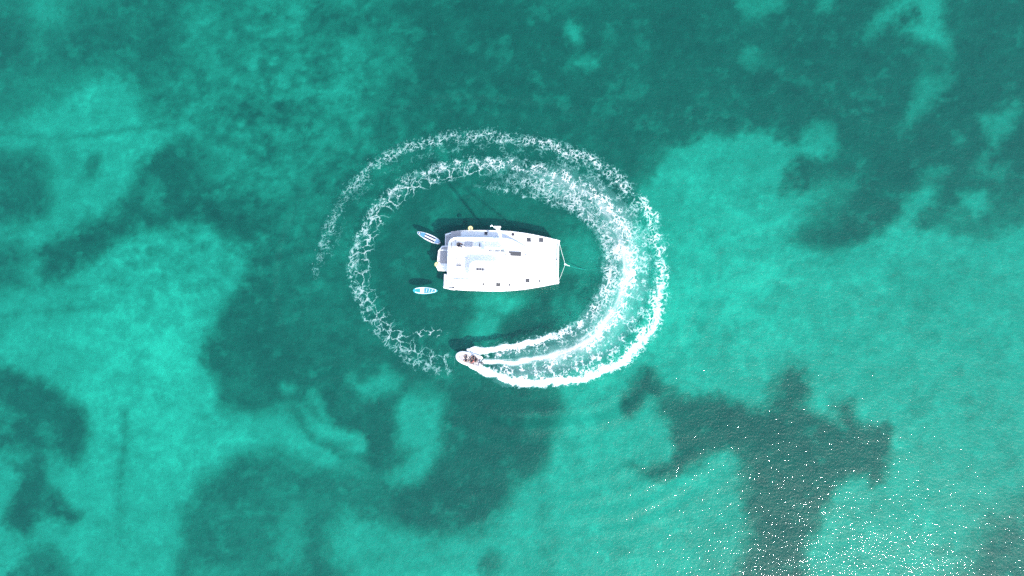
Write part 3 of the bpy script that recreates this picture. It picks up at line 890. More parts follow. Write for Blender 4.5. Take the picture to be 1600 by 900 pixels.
bm = bmesh.new()
box(bm, (-0.5, 0, 1.22), (10.6, 3.7, 0.75), bevel=0.08)
obj('bridge_deck', bm, M['gelcoat'], boat)
bm = bmesh.new()
xs = [-5.7, -5, -4, -3, -2, -1, 0, 1, 2, 3, 4, 4.75]
pl = [(x, fi(HB, x) + 0.03) for x in xs] + [(x, -fi(HB, x) - 0.03) for x in xs[::-1]]
prism(bm, pl, lambda x, y: fi(SH, max(x, -5.6)) - 0.03, lambda x, y: fi(SH, max(x, -5.6)) + 0.07, 0.03)
obj('main_deck', bm, M['nonskid'], boat)
DK = 1.74
# toe rails
for s in (1, -1):
    bm = bmesh.new()
    tube(bm, [(x, s * (fi(HB, x) - 0.03), fi(SH, max(x, -5.6)) + 0.10) for x in [-5.6, -4, -2, 0, 2, 3, 4, 5, 6, 7.1]], 0.035, 6)
    obj('toe_rail', bm, M['alu'], boat)
    # stanchions and lifelines
    xs = [-5.0, -3.0, -1.0, 1.0, 3.0, 5.0, 6.7]
    for x in xs:
        bm = bmesh.new()
        tube(bm, [(x, s * (fi(HB, x) - 0.08), fi(SH, x) + 0.06), (x, s * (fi(HB, x) - 0.06), fi(SH, x) + 0.72)], 0.014, 6)
        obj('stanchion', bm, M['steel'], boat)
    for dz in (0.40, 0.71):
        bm = bmesh.new()
        tube(bm, [(x, s * (fi(HB, x) - 0.06), fi(SH, x) + dz) for x in xs], 0.005, 5)
        obj('lifeline', bm, M['wire'], boat)

# trampolines, crossbeam, forestay fitting
for s in (1, -1):
    bm = bmesh.new()
    pl = [(4.78, s * 0.12), (4.78, s * 1.98), (5.8, s * 2.16), (6.78, s * 2.32), (6.78, s * 0.12)]
    prism(bm, pl, 1.62, 1.66)
    obj('trampoline', bm, M['net'], boat)
bm = bmesh.new()
tube(bm, [(6.98, -2.5, 1.72), (6.98, 2.5, 1.72)], 0.13, 12)
obj('crossbeam', bm, M['alu'], boat, smooth=True)
bm = bmesh.new()
box(bm, (5.85, 0, 1.66), (2.2, 0.16, 0.14), bevel=0.03)
obj('catwalk', bm, M['alu'], boat)
bm = bmesh.new()
tube(bm, [(6.98, -0.06, 1.84), (6.98, -0.06, 2.15)], [0.10, 0.12], 10)
obj('furler_drum', bm, M['cushion'], boat)

# cabin under the roof, its windows all round
ROOF = 3.5
def cabin_outline(k):
    return [(-3.2, 2.1 * k), (1.2, 2.1 * k), (2.6 * k, 1.7 * k), (3.3 * k, 0.8 * k), (3.4 * k, 0), (3.3 * k, -0.8 * k), (2.6 * k, -1.7 * k), (1.2, -2.1 * k), (-3.2, -2.1 * k)]
bm = bmesh.new()
prism(bm, cabin_outline(1.04), DK - 0.02, 2.3, 0.05)
cab = obj('cabin', bm, M['gelcoat'], boat)
bm = bmesh.new()
prism(bm, cabin_outline(1.0), 2.28, 3.08)
obj('cabin_window', bm, M['glass'], cab)
bm = bmesh.new()
box(bm, (-4.5, 0, DK + 0.02), (2.4, 3.6, 0.03))
obj('cockpit_sole', bm, M['teak'], boat)
for s in (1, -1):
    bm = bmesh.new()
    box(bm, (-5.35, s * 1.2, 2.0), (0.6, 1.5, 0.46), bevel=0.06)
    obj('cockpit_seat', bm, M['vinyl'], boat)

# flybridge roof
ROOF_PX = [(833, 398), (833, 414), (828, 423), (815, 430), (800, 436.5), (785, 440.5), (715, 443), (706, 440), (702, 433), (701, 420), (701, 392), (702, 380), (706, 373), (715, 369.5), (785, 371), (800, 374.5), (815, 382), (828, 390)][::-1]
x0, y1 = L2(701, 369, ROOF)
x1, y0 = L2(834, 443, ROOF)
bm = bmesh.new()
prism(bm, [L2(a, c_, ROOF) for a, c_ in ROOF_PX], lambda x, y: ROOF - 0.12 - 0.10 * max(0, x - 1.0), lambda x, y: ROOF + 0.04 - 0.10 * max(0, x - 1.0), 0.05)
roof = obj('flybridge_roof', bm, M['gelcoat'], boat)
for sx in (-5.6, -3.4):
    for s in (1, -1):
        bm = bmesh.new()
        tube(bm, [(sx, s * 2.2, DK), (sx - 0.1, s * 2.25, ROOF - 0.1)], 0.06, 8)
        obj('roof_post', bm, M['alu'], boat)
# raised coaming round the flybridge
c0, c1 = L2(703, 373, ROOF), L2(790, 440, ROOF)
xa, ya, xb, yb = c0[0], c0[1], c1[0], c1[1]
path = [(xb, ya), (xa + 0.9, ya)] + [(xa + 0.8 + 0.8 * math.cos(R(a)), ya - 0.8 + 0.8 * math.sin(R(a))) for a in (110, 135, 160)] + [(xa, ya - 1.0), (xa, yb + 1.0)] + \
       [(xa + 0.8 + 0.8 * math.cos(R(a)), yb + 0.8 + 0.8 * math.sin(R(a))) for a in (200, 225, 250)] + [(xa + 0.9, yb), (xb, yb)]
bm = bmesh.new()
rings = []
pv = [Vector((x, y, 0)) for x, y in path]
for i, p in enumerate(pv):
    t = (pv[min(i + 1, len(pv) - 1)] - pv[max(i - 1, 0)]).normalized()
    nn = Vector((-t.y, t.x, 0))
    hh = 0.42 if 0 < i < len(pv) - 1 else 0.15
    rings.append([p + nn * 0.17 + Vector((0, 0, ROOF)), p + nn * 0.15 + Vector((0, 0, ROOF + hh * 0.9)), p + nn * 0.09 + Vector((0, 0, ROOF + hh)),
                  p - nn * 0.09 + Vector((0, 0, ROOF + hh)), p - nn * 0.15 + Vector((0, 0, ROOF + hh * 0.9)), p - nn * 0.17 + Vector((0, 0, ROOF))])
loft(bm, rings)
obj('coaming', bm, M['gelcoat'], roof)
def flat(name, pxs, z0, z1, m_, parent, bev=0.03):
    bm = bmesh.new()
    prism(bm, [L2(a, c, z1) for a, c in pxs], z0, z1, bev)
    return obj(name, bm, m_, parent)
flat('sunbed', [(726, 378), (738, 378), (738, 385.5), (726, 385.5)], ROOF + 0.03, ROOF + 0.32, M['cushion'], roof, 0.05)
flat('seat', [(706, 378), (713, 378), (713, 388), (706, 388)], ROOF + 0.03, ROOF + 0.42, M['vinyl'], roof, 0.05)
for k in range(2):
    flat('seat', [(707, 393 + 11 * k), (722, 393.5 + 11 * k), (722, 402 + 11 * k), (707, 401.5 + 11 * k)], ROOF + 0.03, ROOF + 0.40, M['vinyl'], roof, 0.05)
flat('seat', [(724, 403), (731, 403), (731, 418), (724, 418)], ROOF + 0.03, ROOF + 0.34, M['vinyl'], roof, 0.05)
flat('seat_gap_strip', [(711, 411.0), (720, 411.6), (720, 412.6), (711, 412.0)], ROOF + 0.03, ROOF + 0.62, M['cushion'], roof, 0.02)  # grey strip, its colour standing in for a dark gap between the seats
flat('seat_gap_slab', [(712, 415.0), (722, 416.0), (722, 417.0), (712, 416.0)], ROOF + 0.03, ROOF + 0.70, M['cushion'], roof, 0.02)  # second grey slab coloured in place of a dark seat gap
# helm console with wheel
flat('helm_console', [(752, 379), (757, 379), (757, 388), (752, 388)], ROOF + 0.03, ROOF + 0.75, M['gelcoat'], roof, 0.05)
bm = bmesh.new()
c = L(750, 383, ROOF + 0.7)
pts = [(c.x - 0.05, c.y + 0.32 * math.cos(a), c.z + 0.32 * math.sin(a)) for a in np.linspace(0, 2 * math.pi, 17)]
tube(bm, pts, 0.02, 6, cap=False)
for a in (0.5, 2.6, 4.7):
    tube(bm, [(c.x - 0.05, c.y, c.z), (c.x - 0.05, c.y + 0.32 * math.cos(a), c.z + 0.32 * math.sin(a))], 0.014, 5)
obj('steering_wheel', bm, M['black'], roof)
# roof window forward of the mast and the gear beside it
flat('roof_window', [(794.5, 392.5), (814.5, 393.6), (814.2, 400.2), (797.5, 399.4)], ROOF - 0.2, ROOF + 0.075, M['hatch'], roof, 0.01)
for (a, c_, s_) in ((819, 397.5, 0.16), (822.5, 398.2, 0.22), (826.5, 398.6, 0.14)):
    p = L(a, c_, ROOF + 0.1)
    bm = bmesh.new()
    tube(bm, [(p.x, p.y, ROOF - 0.25), (p.x, p.y, ROOF + 0.02), (p.x, p.y, ROOF + 0.10)], [s_ * 0.6, s_ * 0.6, s_ * 0.45], 10)
    obj('roof_winch', bm, M['cushion'], roof)

# hard bimini over the helm side
BZ = 5.5
xx0, yy1 = L2(733.5, 407.5, BZ)
xx1, yy0 = L2(786, 441, BZ)
bm = bmesh.new()
prism(bm, rrect(xx0, xx1, yy0, yy1, 0.7, 7), BZ - 0.08, BZ, 0.03)
bim = obj('bimini', bm, M['gelcoat'], boat)
for (a, c_) in ((xx0 + 0.4, yy1 - 0.4), (xx0 + 0.4, yy0 + 0.4), (xx1 - 0.4, yy1 - 0.4), (xx1 - 0.4, yy0 + 0.4)):
    bm = bmesh.new()
    tube(bm, [(a, c_, ROOF), (a, c_, BZ - 0.06)], 0.03, 8)
    obj('bimini_post', bm, M['steel'], bim)
pan = flat('roof_panel', [(743, 418.2), (757.5, 419), (757.5, 423.2), (743, 422.6)], BZ - 0.03, BZ + 0.02, M['hatch'], bim, 0.005)
for k in range(4):
    a = 744.2 + 3.9 * k
    flat('panel_bar', [(a, 418.3), (a + 0.5, 418.3), (a + 0.5, 423), (a, 423)], BZ + 0.018, BZ + 0.035, M['cushion'], pan, 0.0)

# deck hatches and portlights
def hatch(px, py, size, z, m_, name='deck_hatch'):
    p = L(px, py, z)
    z = fi(SH, max(p.x, -5.6)) + 0.09
    size = size * 1.25
    bm = bmesh.new()
    box(bm, (p.x, p.y, z), (size + 0.10, size + 0.10, 0.05), bevel=0.012)
    h = obj(name, bm, M['alu'], boat)
    bm = bmesh.new()
    box(bm, (p.x, p.y, z + 0.022), (size, size, 0.03), bevel=0.008)
    obj('pane', bm, m_, h)
for (px, py, s_, mm) in ((759.3, 364.3, 0.32, 'glass'), (801.5, 366.2, 0.30, 'glass'), (826.3, 374.8, 0.42, 'hatch'), (845.5, 375.2, 0.44, 'hatch'),
                         (778.5, 444.2, 0.42, 'hatch'), (824.3, 438.4, 0.42, 'hatch')):
    hatch(px, py, s_, 1.80, M[mm])
for (px, py) in ((755.2, 444.0), (795.8, 445.2), (843.2, 439.2)):
    hatch(px, py, 0.20, 1.80, M['hatch'], 'small_hatch')
for (px, py) in ((735.4, 435.2), (738.2, 435.5)):
    p = L(px, py, ROOF + 0.1)
    bm = bmesh.new()
    tube(bm, [(p.x, p.y, ROOF + 0.02), (p.x, p.y, ROOF + 0.17), (p.x, p.y, ROOF + 0.22)], [0.11, 0.10, 0.12], 12)
    obj('winch', bm, M['engine'], boat)

# aft platform between the hulls
AZ = 0.95
flat('aft_platform', [(711, 383), (690.5, 384), (684.5, 392), (683.2, 410), (681.2, 416), (684.5, 423), (711, 424.5)], AZ - 0.18, AZ, M['gelcoat'], boat, 0.04)
flat('platform_tread', [(701, 385), (691.5, 385.6), (686, 393), (685, 409), (688, 411.5), (701, 412)], AZ - 0.02, AZ + 0.02, M['teak'], boat, 0.0)
for k, (a, c_) in enumerate(((706, 391), (706, 416))):
    p, p2 = L(a, c_, 2.1), L(686, c_, 2.0)
    bm = bmesh.new()
    tube(bm, [(p.x, p.y, DK), (p.x, p.y, 2.1), (p2.x + 0.4, p2.y, 2.25), (p2.x, p2.y, 2.05)], 0.04, 8)
    obj('davit', bm, M['alu'], boat)
# teak side decks by the port quarter
flat('side_deck_tread', [(704.5, 361.5), (719.5, 360.5), (719.5, 384), (704.5, 384)], DK - 0.02, DK + 0.035, M['teak'], boat, 0.0)

# ---- rig
mb = L(793.5, 398.5, ROOF)
mt = L(775.5, 355.0, 20.0)
mx, my = mb.x, mb.y
rake = 0.01
MTOP = Vector((mt.x, mt.y, 20.0))
MB = Vector((mx, my, ROOF - 0.1))
bm = bmesh.new()
rings = []
for k in range(9):
    t = k / 8
    p = MB.lerp(MTOP, t)
    rw, rl = 0.11 - 0.04 * t, 0.17 - 0.06 * t
    rings.append([(p.x + rl * math.cos(a), p.y + rw * math.sin(a), p.z) for a in np.linspace(0, 2 * math.pi, 12, endpoint=False)])
loft(bm, rings)
mast = obj('mast', bm, M['alu'], boat, smooth=True)
bm = bmesh.new()
box(bm, (MTOP.x + 0.1, MTOP.y, MTOP.z + 0.05), (0.7, 0.2, 0.12), bevel=0.03)
tube(bm, [(MTOP.x - 0.2, MTOP.y, MTOP.z + 0.05), (MTOP.x - 0.45, MTOP.y + 0.1, MTOP.z + 0.35)], 0.03, 6)
tube(bm, [(MTOP.x - 0.55, MTOP.y + 0.02, MTOP.z + 0.33), (MTOP.x - 0.38, MTOP.y + 0.14, MTOP.z + 0.36)], 0.05, 6)
obj('masthead', bm, M['alu'], mast)
bm = bmesh.new()
box(bm, (mx, my, ROOF + 0.05), (0.62, 0.5, 0.16), bevel=0.05)
obj('mast_step', bm, M['cushion'], mast)
for tt in (0.52,):
    p = MB.lerp(MTOP, tt)
    for s in (1, -1):
        bm = bmesh.new()
        tube(bm, [p, (p.x - 0.35, p.y + s * 1.5, p.z + 0.1)], [0.05, 0.03], 6)
        obj('spreader', bm, M['alu'], mast)
for s in (1, -1):
    bm = bmesh.new()
    p = MB.lerp(MTOP, 0.93)
    sp = MB.lerp(MTOP, 0.52)
    tube(bm, [p, (sp.x - 0.35, sp.y + s * 1.5, sp.z + 0.1), (mx - 1.2, s * 3.6, 1.75)], 0.008, 5)
    obj('shroud', bm, M['wire'], mast)
# furled headsail on the forestay
bm = bmesh.new()
fa, fb = Vector((6.98, -0.06, 2.15)), MB.lerp(MTOP, 0.95)
tube(bm, [fa, fa.lerp(fb, 0.05), fa.lerp(fb, 0.5), fa.lerp(fb, 0.9), fb], [0.03, 0.07, 0.06, 0.04, 0.015], 8)
obj('furled_headsail', bm, M['canvas'], boat, smooth=True)
# boom with the mainsail flaked in its bag
BMZ = 5.2
e0, e1 = L(787, 393.0, BMZ + .4), L(700, 388.6, BMZ + .4)
bm = bmesh.new()
tube(bm, [(mx - 0.2, my, BMZ), (e1.x, e1.y, BMZ - 0.05)], 0.12, 10)
boom = obj('boom', bm, M['alu'], boat, smooth=True)
bm = bmesh.new()
rings = []
for k in range(25):
    t = k / 24
    c = Vector((e0.x, e0.y, BMZ)).lerp(Vector((e1.x + 0.3, e1.y, BMZ)), t)
    hh = (1.05 - 0.62 * t) * (1 + 0.06 * math.sin(k * 1.7)) * min(1.0, 0.5 + k * 0.3)
    ww = (0.24 - 0.05 * t) * (1 + 0.08 * math.sin(k * 2.3 + 1))
    rings.append([(c.x, c.y - ww, c.z + 0.02), (c.x, c.y - ww * 1.15, c.z + hh * 0.35), (c.x, c.y - ww * 0.8, c.z + hh * 0.8), (c.x, c.y - 0.05, c.z + hh),
                  (c.x, c.y + 0.05, c.z + hh), (c.x, c.y + ww * 0.8, c.z + hh * 0.8), (c.x, c.y + ww * 1.15, c.z + hh * 0.35), (c.x, c.y + ww, c.z + 0.02)])
loft(bm, rings)
obj('sail_bag', bm, M['canvas'], boom, smooth=True)
bm = bmesh.new()
g0, g1 = L(763.5, 391.8, BMZ + 1.0), L(787.5, 392.6, BMZ + 1.0)
tube(bm, [(g0.x, g0.y, BMZ + 0.86), (g1.x, g1.y, BMZ + 1.06)], 0.085, 6)
obj('sail_bag_dark_strip', bm, M['engine'], boom)  # solid dark strip along the bag top, drawn in place of a dark opening

# ---- mooring bridle and yellow buoys (lie on the boat, things of their own)
def wpt(x, y, z):
    return BM.inverted() @ Vector((x, y, z))
bm = bmesh.new()
kn = P(883.2, 413, 0.25)
def sag(a, b_, n_=8, d=0.1):
    return [a.lerp(b_, k / n_) - Vector((0, 0, d * math.sin(math.pi * k / n_))) for k in range(n_ + 1)]
tube(bm, sag(wpt(7.1, 2.45, 1.2), kn), 0.023, 6)
tube(bm, sag(wpt(7.1, -2.45, 1.2), kn), 0.023, 6)
tube(bm, [kn, P(888, 415, 0.1), P(893, 416.6, -0.25), P(899, 418.2, -1.0), P(908, 420, -1.9), P(915, 421, -2.4)], 0.04, 6)
tube(bm, [kn + Vector((-0.12, 0.05, 0)), kn + Vector((0.12, -0.03, 0))], 0.10, 8)
br = obj('mooring_bridle', bm, M['rope'])
tag(br, 'pale rope mooring bridle running from both catamaran bows', 'rope')
def horseshoe(px, py, z, rz, label):
    p = P(px, py, z)
    t = empty('life_buoy', p, rz)
    tag(t, label, 'life buoy')
    bm = bmesh.new()
    pts = [(0.17 * math.cos(R(a)), 0.17 * math.sin(R(a)), 0.0) for a in range(-60, 241, 20)]
    tube(bm, pts, 0.14, 8)
    obj('float', bm, M['yellow'], t, smooth=True)
    bm = bmesh.new()
    tube(bm, [(0.10, -0.16, 0.1), (0, -0.2, 0.12), (-0.10, -0.16, 0.1)], 0.02, 6)
    obj('strap', bm, M['whitecloth'], t)
horseshoe(735.0, 356.6, 1.95, R(10), 'yellow life buoy on the upper side rail of the catamaran')
horseshoe(682.6, 413.0, 1.15, R(80), 'yellow life buoy at the stern platform of the catamaran')

# ------------------------------------------------------------------ people
def skin_mesh(name, verts, edges, radii, root=0, sub=2):
    me = bpy.data.meshes.new(name)
    me.from_pydata(verts, edges, [])
    o = bpy.data.objects.new(name, me)
    COL.objects.link(o)
    sk = o.modifiers.new('skin', 'SKIN')
    sk.use_smooth_shade = True
    for i, r in enumerate(radii):
        rr = r if isinstance(r, tuple) else (r, r)
        me.skin_vertices[0].data[i].radius = rr
        me.skin_vertices[0].data[i].use_root = (i == root)
    ss = o.modifiers.new('sub', 'SUBSURF')
    ss.levels = sub
    ss.render_levels = sub
    dg = bpy.context.evaluated_depsgraph_get()
    dg.update()
    nm = bpy.data.meshes.new_from_object(o.evaluated_get(dg))
    bpy.data.objects.remove(o)
    nm.name = name
    nm.materials.clear()
    return nm

def person(loc, rz, label, top, bottom, arm=0.0, group=None, legs=0.0, long=False):
    """seated figure: origin on the seat, facing +x"""
    t = empty('person', loc, rz)
    tag(t, label, 'person', group)
    V, E, Rr = [], [], []
    def chain(pts, start=None):
        prev = start
        for (p, r) in pts:
            V.append(p); Rr.append(r)
            if prev is not None:
                E.append((prev, len(V) - 1))
            prev = len(V) - 1
        return prev
    pel = chain([((0, 0, 0.11), (0.15, 0.12))])
    wa = chain([((-0.02, 0, 0.26), (0.13, 0.10))], pel)
    ch = chain([((-0.01, 0, 0.44), (0.15, 0.11))], wa)
    nk = chain([((0.0, 0, 0.57), 0.06), ((0.02, 0, 0.63), 0.055), ((0.04, 0, 0.70), 0.085), ((0.05, 0, 0.79), 0.09), ((0.05, 0, 0.85), 0.06)], ch)
    hands = []
    for s in (1, -1):
        ex = 0.10 + arm * (0.1 if s > 0 else 0.0)
        hd = chain([((-0.01, s * 0.17, 0.52), 0.06), ((0.04, s * 0.25, 0.30), 0.045), ((0.24 + ex * .3, s * 0.22, 0.22), 0.034), ((0.30 + ex * .3, s * 0.20, 0.21), (0.045, 0.02))], ch)
        hands.append((V[hd], hd))
        for f in range(4):
            chain([((V[hd][0] + 0.055 + 0.008 * (1.5 - abs(f - 1.5)), V[hd][1] + (f - 1.5) * 0.021, V[hd][2] - 0.004), 0.010), ((V[hd][0] + 0.09, V[hd][1] + (f - 1.5) * 0.022, V[hd][2] - 0.03), 0.009)], hd)
        chain([((V[hd][0] + 0.01, V[hd][1] - s * 0.05, V[hd][2] - 0.005), 0.011), ((V[hd][0] + 0.045, V[hd][1] - s * 0.06, V[hd][2] - 0.02), 0.009)], hd)
        chain([((0.06, s * 0.10, 0.10), 0.095), ((0.42, s * 0.14, 0.13 + legs), 0.062), ((0.45 + 0.3 * legs, s * 0.14, -0.12 + legs * 0.5), 0.052), ((0.47 + 0.5 * legs, s * 0.14, -0.28 + legs), 0.038), ((0.60 + 0.5 * legs, s * 0.15, -0.31 + legs), (0.04, 0.025))], pel)
    bme = skin_mesh('body', V, E, Rr, 0, 1)
    body = obj('body', bme, M['skin'], t, smooth=True)
    # face
    for s in (1, -1):
        bm = bmesh.new()
        bmesh.ops.create_icosphere(bm, subdivisions=1, radius=0.012, matrix=Matrix.Translation((0.128, s * 0.032, 0.765)))
        obj('eye', bm, M['black'], t)
    # shirt and shorts as thin shells round the body
    sv = [(0.0, 0, 0.13), (-0.02, 0, 0.26), (-0.01, 0, 0.44), (0, 0, 0.56), (-0.01, 0.17, 0.52), (0.02, 0.22, 0.40), (-0.01, -0.17, 0.52), (0.02, -0.22, 0.40)]
    se = [(0, 1), (1, 2), (2, 3), (2, 4), (4, 5), (2, 6), (6, 7)]
    sm = skin_mesh('shirt', sv, se, [(0.165, 0.135), (0.145, 0.115), (0.165, 0.125), 0.075, 0.075, 0.066, 0.075, 0.066], 0, 1)
    obj('shirt', sm, top, t, smooth=True)
    bm = bmesh.new()
    tube(bm, [(0, 0, -0.005), (0, 0, 0.06), (-0.01, 0, 0.15), (-0.02, 0, 0.21)], [0.13, 0.175, 0.17, 0.15], 12)
    sho = obj('shorts', bm, bottom, t, smooth=True)
    for s in (1, -1):
        bm = bmesh.new()
        tube(bm, [(0.0, s * 0.085, 0.09), (0.12, s * 0.105, 0.105 + legs * .3), (0.32, s * 0.13, 0.125 + legs * .75)], [0.10, 0.112, 0.095], 10)
        obj('short_leg', bm, bottom, sho, smooth=True)
    if long:
        for s in (1, -1):
            sm = skin_mesh('trouser_leg', [(0.24, s * 0.125, 0.12), (0.42, s * 0.14, 0.13), (0.45, s * 0.14, -0.10), (0.465, s * 0.14, -0.24)], [(0, 1), (1, 2), (2, 3)], [0.095, 0.085, 0.075, 0.065], 0, 1)
            obj('trouser_leg', sm, bottom, t, smooth=True)
            sm = skin_mesh('sleeve', [(0.0, s * 0.20, 0.44), (0.04, s * 0.25, 0.30), (0.22, s * 0.22, 0.22)], [(0, 1), (1, 2)], [0.065, 0.062, 0.05], 0, 1)
            obj('sleeve', sm, top, t, smooth=True)
    bm = bmesh.new()
    bmesh.ops.create_icosphere(bm, subdivisions=2, radius=1.0)
    for v in list(bm.verts):
        if v.co.x > 0.45 and v.co.z < 0.35 or v.co.z < -0.75:
            bm.verts.remove(v)
    for v in bm.verts:
        v.co = Vector((0.028 + v.co.x * 0.112, v.co.y * 0.106, 0.785 + v.co.z * 0.115))
    obj('hair', bm, M['hair'], t, smooth=True)
    return t

person(P(716, 382.5, ROOF + 0.42) , R(-12), 'person in dark clothes sitting on the aft flybridge of the catamaran', M['navy'], M['navy'], 1.0, long=True)

# ------------------------------------------------------------------ dinghy
bow, stn = P(713.5, 555.0, 0.3), P(750.5, 566.5, 0.3)
ax = (bow - stn); ax.z = 0
LEN = ax.length
yaw = math.atan2(ax.y, ax.x)
din = empty('dinghy', Vector((stn.x, stn.y, 0.06)), yaw)
tag(din, 'small white inflatable motor dinghy speeding at the head of the wake', 'dinghy')
DM = (Matrix.Translation(din.location) @ Matrix.Rotation(yaw, 4, 'Z')).inverted()
HW = 0.62
bm = bmesh.new()
path = [(-0.12, -HW, .30), (0.3, -HW, .31), (1.2, -HW - .02, .33), (2.0, -HW + .02, .38), (2.55, -HW + .14, .45), (2.85, -0.28, .50), (LEN - 0.12, 0, .52), (2.85, 0.28, .50), (2.55, HW - .14, .45), (2.0, HW - .02, .38), (1.2, HW + .02, .33), (0.3, HW, .31), (-0.12, HW, .30)]
sp = smooth_curve(path, 46)
rr = [0.21] * 46
rr[0], rr[1], rr[-1], rr[-2] = 0.06, 0.17, 0.06, 0.17
tube(bm, sp, rr, 12)
obj('inflatable_tube', bm, M['tube'], din, smooth=True)
bm = bmesh.new()
rings = []
for x in np.linspace(0, LEN - 0.25, 9):
    t = x / (LEN - 0.25)
    hw = HW * (1 - 0.75 * t ** 3.5)
    kz = -0.10 + 0.35 * t ** 3
    rings.append([(x, -hw, 0.22 + .15 * t ** 2), (x, -hw * .7, 0.04 + .25 * t ** 2), (x, 0, kz), (x, hw * .7, 0.04 + .25 * t ** 2), (x, hw, 0.22 + .15 * t ** 2)])
loft(bm, rings)
obj('rigid_hull', bm, M['gelcoat'], din)
bm = bmesh.new()
prism(bm, [(0.05, -0.46), (2.3, -0.44), (2.6, -0.3), (2.6, 0.3), (2.3, 0.44), (0.05, 0.46)], 0.24, 0.262)
obj('floor', bm, M['cushion'], din)
bm = bmesh.new()
box(bm, (0.0, 0, 0.36), (0.07, 1.0, 0.42), bevel=0.02)
obj('transom', bm, M['gelcoat'], din)
for x in (0.55, 1.45):
    bm = bmesh.new()
    box(bm, (x, 0, 0.43), (0.34, 0.86, 0.10), bevel=0.03)
    obj('thwart', bm, M['tread'], din)
bm = bmesh.new()
prism(bm, [(2.2, -0.36), (2.62, -0.26), (2.75, 0), (2.62, 0.26), (2.2, 0.36)], 0.25, 0.46, 0.03)
obj('bow_locker', bm, M['tread'], din)
for s in (1, -1):
    bm = bmesh.new()
    tube(bm, [(x, s * (HW + 0.02), .33 + .215 + (0.02 if i % 2 else 0.0)) for i, x in enumerate(np.linspace(0.2, 2.0, 7))], 0.012, 5)
    obj('grab_line', bm, M['greycloth'], din)
# outboard engine (tilts with the boat but is its own part)
bm = bmesh.new()
rings = []
for z, k in ((0.50, 0.75), (0.58, 1.0), (0.78, 1.05), (0.92, 0.9), (0.98, 0.55)):
    rings.append([(-0.24 + 0.21 * k * math.cos(a) - (0.04 if math.cos(a) < 0 else 0), 0.15 * k * math.sin(a), z) for a in np.linspace(0, 2 * math.pi, 12, endpoint=False)])
loft(bm, rings)
en = obj('outboard_engine', bm, M['engine'], din, smooth=True)
bm = bmesh.new()
box(bm, (-0.22, 0, 0.15), (0.14, 0.09, 0.75), bevel=0.02)
box(bm, (-0.24, 0, -0.22), (0.34, 0.10, 0.10), bevel=0.03)
obj('engine_leg', bm, M['engine'], en)
bm = bmesh.new()
tube(bm, [(-0.05, 0.0, 0.66), (0.35, 0.10, 0.72)], [0.03, 0.022], 6)
obj('tiller', bm, M['black'], en)

def dpt(px, py, z):
    return P(px, py, z)
SEATZ = din.location.z
person(dpt(745, 563.5, 0.85) * 1.0 - Vector((0, 0, 0.85)) + Vector((0, 0, SEATZ + 0.48)), yaw - 0.15, 'person in dark top steering the dinghy beside its engine', M['navy'], M['greycloth'], 1.0)
person(dpt(741.5, 558.8, 0.85) - Vector((0, 0, 0.85)) + Vector((0, 0, SEATZ + 0.53)), yaw + 0.35, 'person in dark clothes on the tube of the dinghy nearest the catamaran', M['navy'], M['navy'], 0.4)
person(dpt(738.5, 565.5, 0.85) - Vector((0, 0, 0.85)) + Vector((0, 0, SEATZ + 0.53)), yaw - 0.5, 'person in red top sitting amidships in the dinghy', M['red'], M['greycloth'], 0.4)
person(dpt(730.5, 558.0, 0.85) - Vector((0, 0, 0.85)) + Vector((0, 0, SEATZ + 0.36)), yaw + 0.1, 'person in pale top sitting forward in the dinghy on the side nearest the catamaran', M['whitecloth'], M['greycloth'], 0.2, legs=0.1)
person(dpt(730.0, 563.3, 0.85) - Vector((0, 0, 0.85)) + Vector((0, 0, SEATZ + 0.36)), yaw - 0.1, 'person in grey top sitting forward in the dinghy on the side away from the catamaran', M['greycloth'], M['navy'], 0.6, legs=0.1)

# ------------------------------------------------------------------ paddleboards
def board_outline(length, width, k=1.0, n=28, tail=0.55):
    pts = []
    for i in range(n + 1):
        t = i / n
        x = (t - 0.5) * length
        hw = width / 2 * (max(0.0, math.sin(math.pi * t ** (0.80)))) ** 0.52
        pts.append((x * k, hw * k))
    return pts + [(x, -y) for x, y in pts[-2:0:-1]]

def clip_outline(length, width, xa, xb, inset, n=14):
    pts = []
    for i in range(n + 1):
        x = xa + (xb - xa) * i / n
        t = x / length + 0.5
        hw = width / 2 * (max(0.0, math.sin(math.pi * max(0, min(1, t)) ** 0.80))) ** 0.52 - inset
        pts.append((x, max(hw, 0.01)))
    return pts + [(x, -y) for x, y in pts[::-1]]

def board_body(t, length, width, m_):
    bm = bmesh.new()
    ol = board_outline(length, width)
    rings = []
    for k, z in ((0.90, -0.05), (0.97, -0.03), (1.0, 0.02), (0.97, 0.075), (0.90, 0.095)):
        rings.append([(x * (1 - (1 - k) * 0.25), y * k, z + 0.10 * max(0, abs(x) / (length / 2) - 0.55) ** 2) for x, y in ol])
    loft(bm, rings)
    return obj('board', bm, m_, t, smooth=False)

def pad(t, name, outline, m_, z=0.098, th=0.012, length=3.0):
    bm = bmesh.new()
    f = lambda x, y: z + 0.10 * max(0, abs(x) / (length / 2) - 0.55) ** 2
    prism(bm, outline, lambda x, y: f(x, y) - 0.01, lambda x, y: f(x, y) + th)
    return obj(name, bm, m_, t)

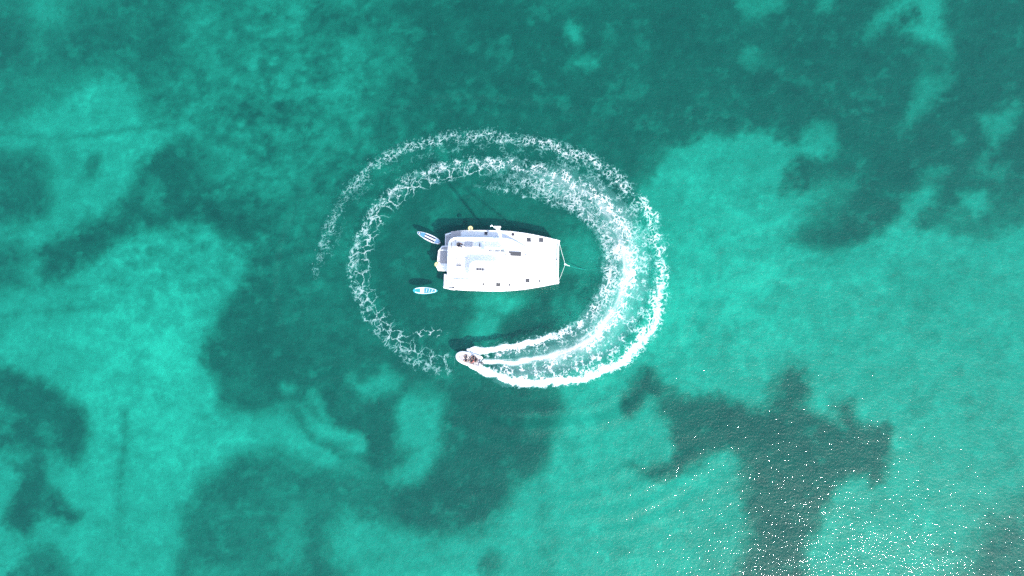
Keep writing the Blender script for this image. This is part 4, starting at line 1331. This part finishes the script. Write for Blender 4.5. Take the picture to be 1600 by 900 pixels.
# board with navy stripes, nose at upper left
n0, t0 = P(651.5, 362.5, 0.1), P(688.0, 379.5, 0.1)
c = (n0 + t0) / 2
ax = n0 - t0
BL = ax.length
sup = empty('paddleboard', (c.x, c.y, 0.04), math.atan2(ax.y, ax.x))
tag(sup, 'white and pale blue paddleboard with two navy stripes floating off the stern', 'paddleboard', 'paddleboards floating by the catamaran')
W1 = 0.9
bd = board_body(sup, BL, W1, M['sup_white'])
pad(sup, 'nose_panel', clip_outline(BL, W1, BL * .16, BL * .47, 0.07), M['sup_blue'], length=BL)
pad(sup, 'tail_panel', clip_outline(BL, W1, -BL * .47, -BL * .29, 0.05), M['sup_lav'], length=BL)
for s in (1, -1):
    pad(sup, 'deck_stripe', [(-BL * .28, s * 0.10), (BL * .17, s * 0.09), (BL * .19, s * 0.17), (BL * .13, s * 0.27), (-BL * .27, s * 0.30)], M['sup_navy'], z=0.101, length=BL)
em = pad(sup, 'nose_emblem', [(BL * .38 + 0.165 * math.cos(a), 0.165 * math.sin(a)) for a in np.linspace(0, 2 * math.pi, 16, endpoint=False)], M['sup_navy'], z=0.106, length=BL)
pad(em, 'emblem_centre', [(BL * .38 + 0.085 * math.cos(a), 0.085 * math.sin(a)) for a in np.linspace(0, 2 * math.pi, 12, endpoint=False)], M['sup_white'], z=0.115, length=BL)
em.parent = sup
bm = bmesh.new()
box(bm, (-BL * .40, 0, -0.15), (0.18, 0.02, 0.2))
obj('fin', bm, M['black'], sup)
bm = bmesh.new()
tube(bm, [(-BL * .44, 0, 0.14), (-BL * .5, 0.1, 0.12), (-BL * .54, 0.02, 0.06)], 0.015, 6)
obj('leash', bm, M['greycloth'], sup)

# cyan board lying level below the stern
n0, t0 = P(684.0, 454.3, 0.1), P(645.0, 453.8, 0.1)
c = (n0 + t0) / 2
ax = n0 - t0
BL = ax.length
sup2 = empty('paddleboard', (c.x, c.y, 0.05), math.atan2(ax.y, ax.x))
tag(sup2, 'cyan paddleboard with white band and teal well floating below the stern', 'paddleboard', 'paddleboards floating by the catamaran')
W2 = 0.92
board_body(sup2, BL, W2, M['sup_cyan'])
pad(sup2, 'white_band', clip_outline(BL, W2, -BL * .40, BL * .44, 0.055), M['sup_white'], length=BL)
pad(sup2, 'deck_pad', clip_outline(BL, W2, -BL * .04, BL * .40, 0.12), M['sup_pad'], z=0.107, length=BL)
for k in range(3):
    x0 = BL * (0.03 + 0.11 * k)
    pad(sup2, 'pad_groove', [(x0, -0.22), (x0 + 0.06, -0.22), (x0 + 0.16, 0.22), (x0 + 0.10, 0.22)], M['sup_white'], z=0.116, th=0.008, length=BL)
pad(sup2, 'seat_well', clip_outline(BL, W2, -BL * .40, -BL * .20, 0.17), M['sup_teal'], z=0.107, length=BL)
bm = bmesh.new()
box(bm, (-BL * .40, 0, -0.15), (0.18, 0.02, 0.2))
obj('fin', bm, M['black'], sup2)
print('done')
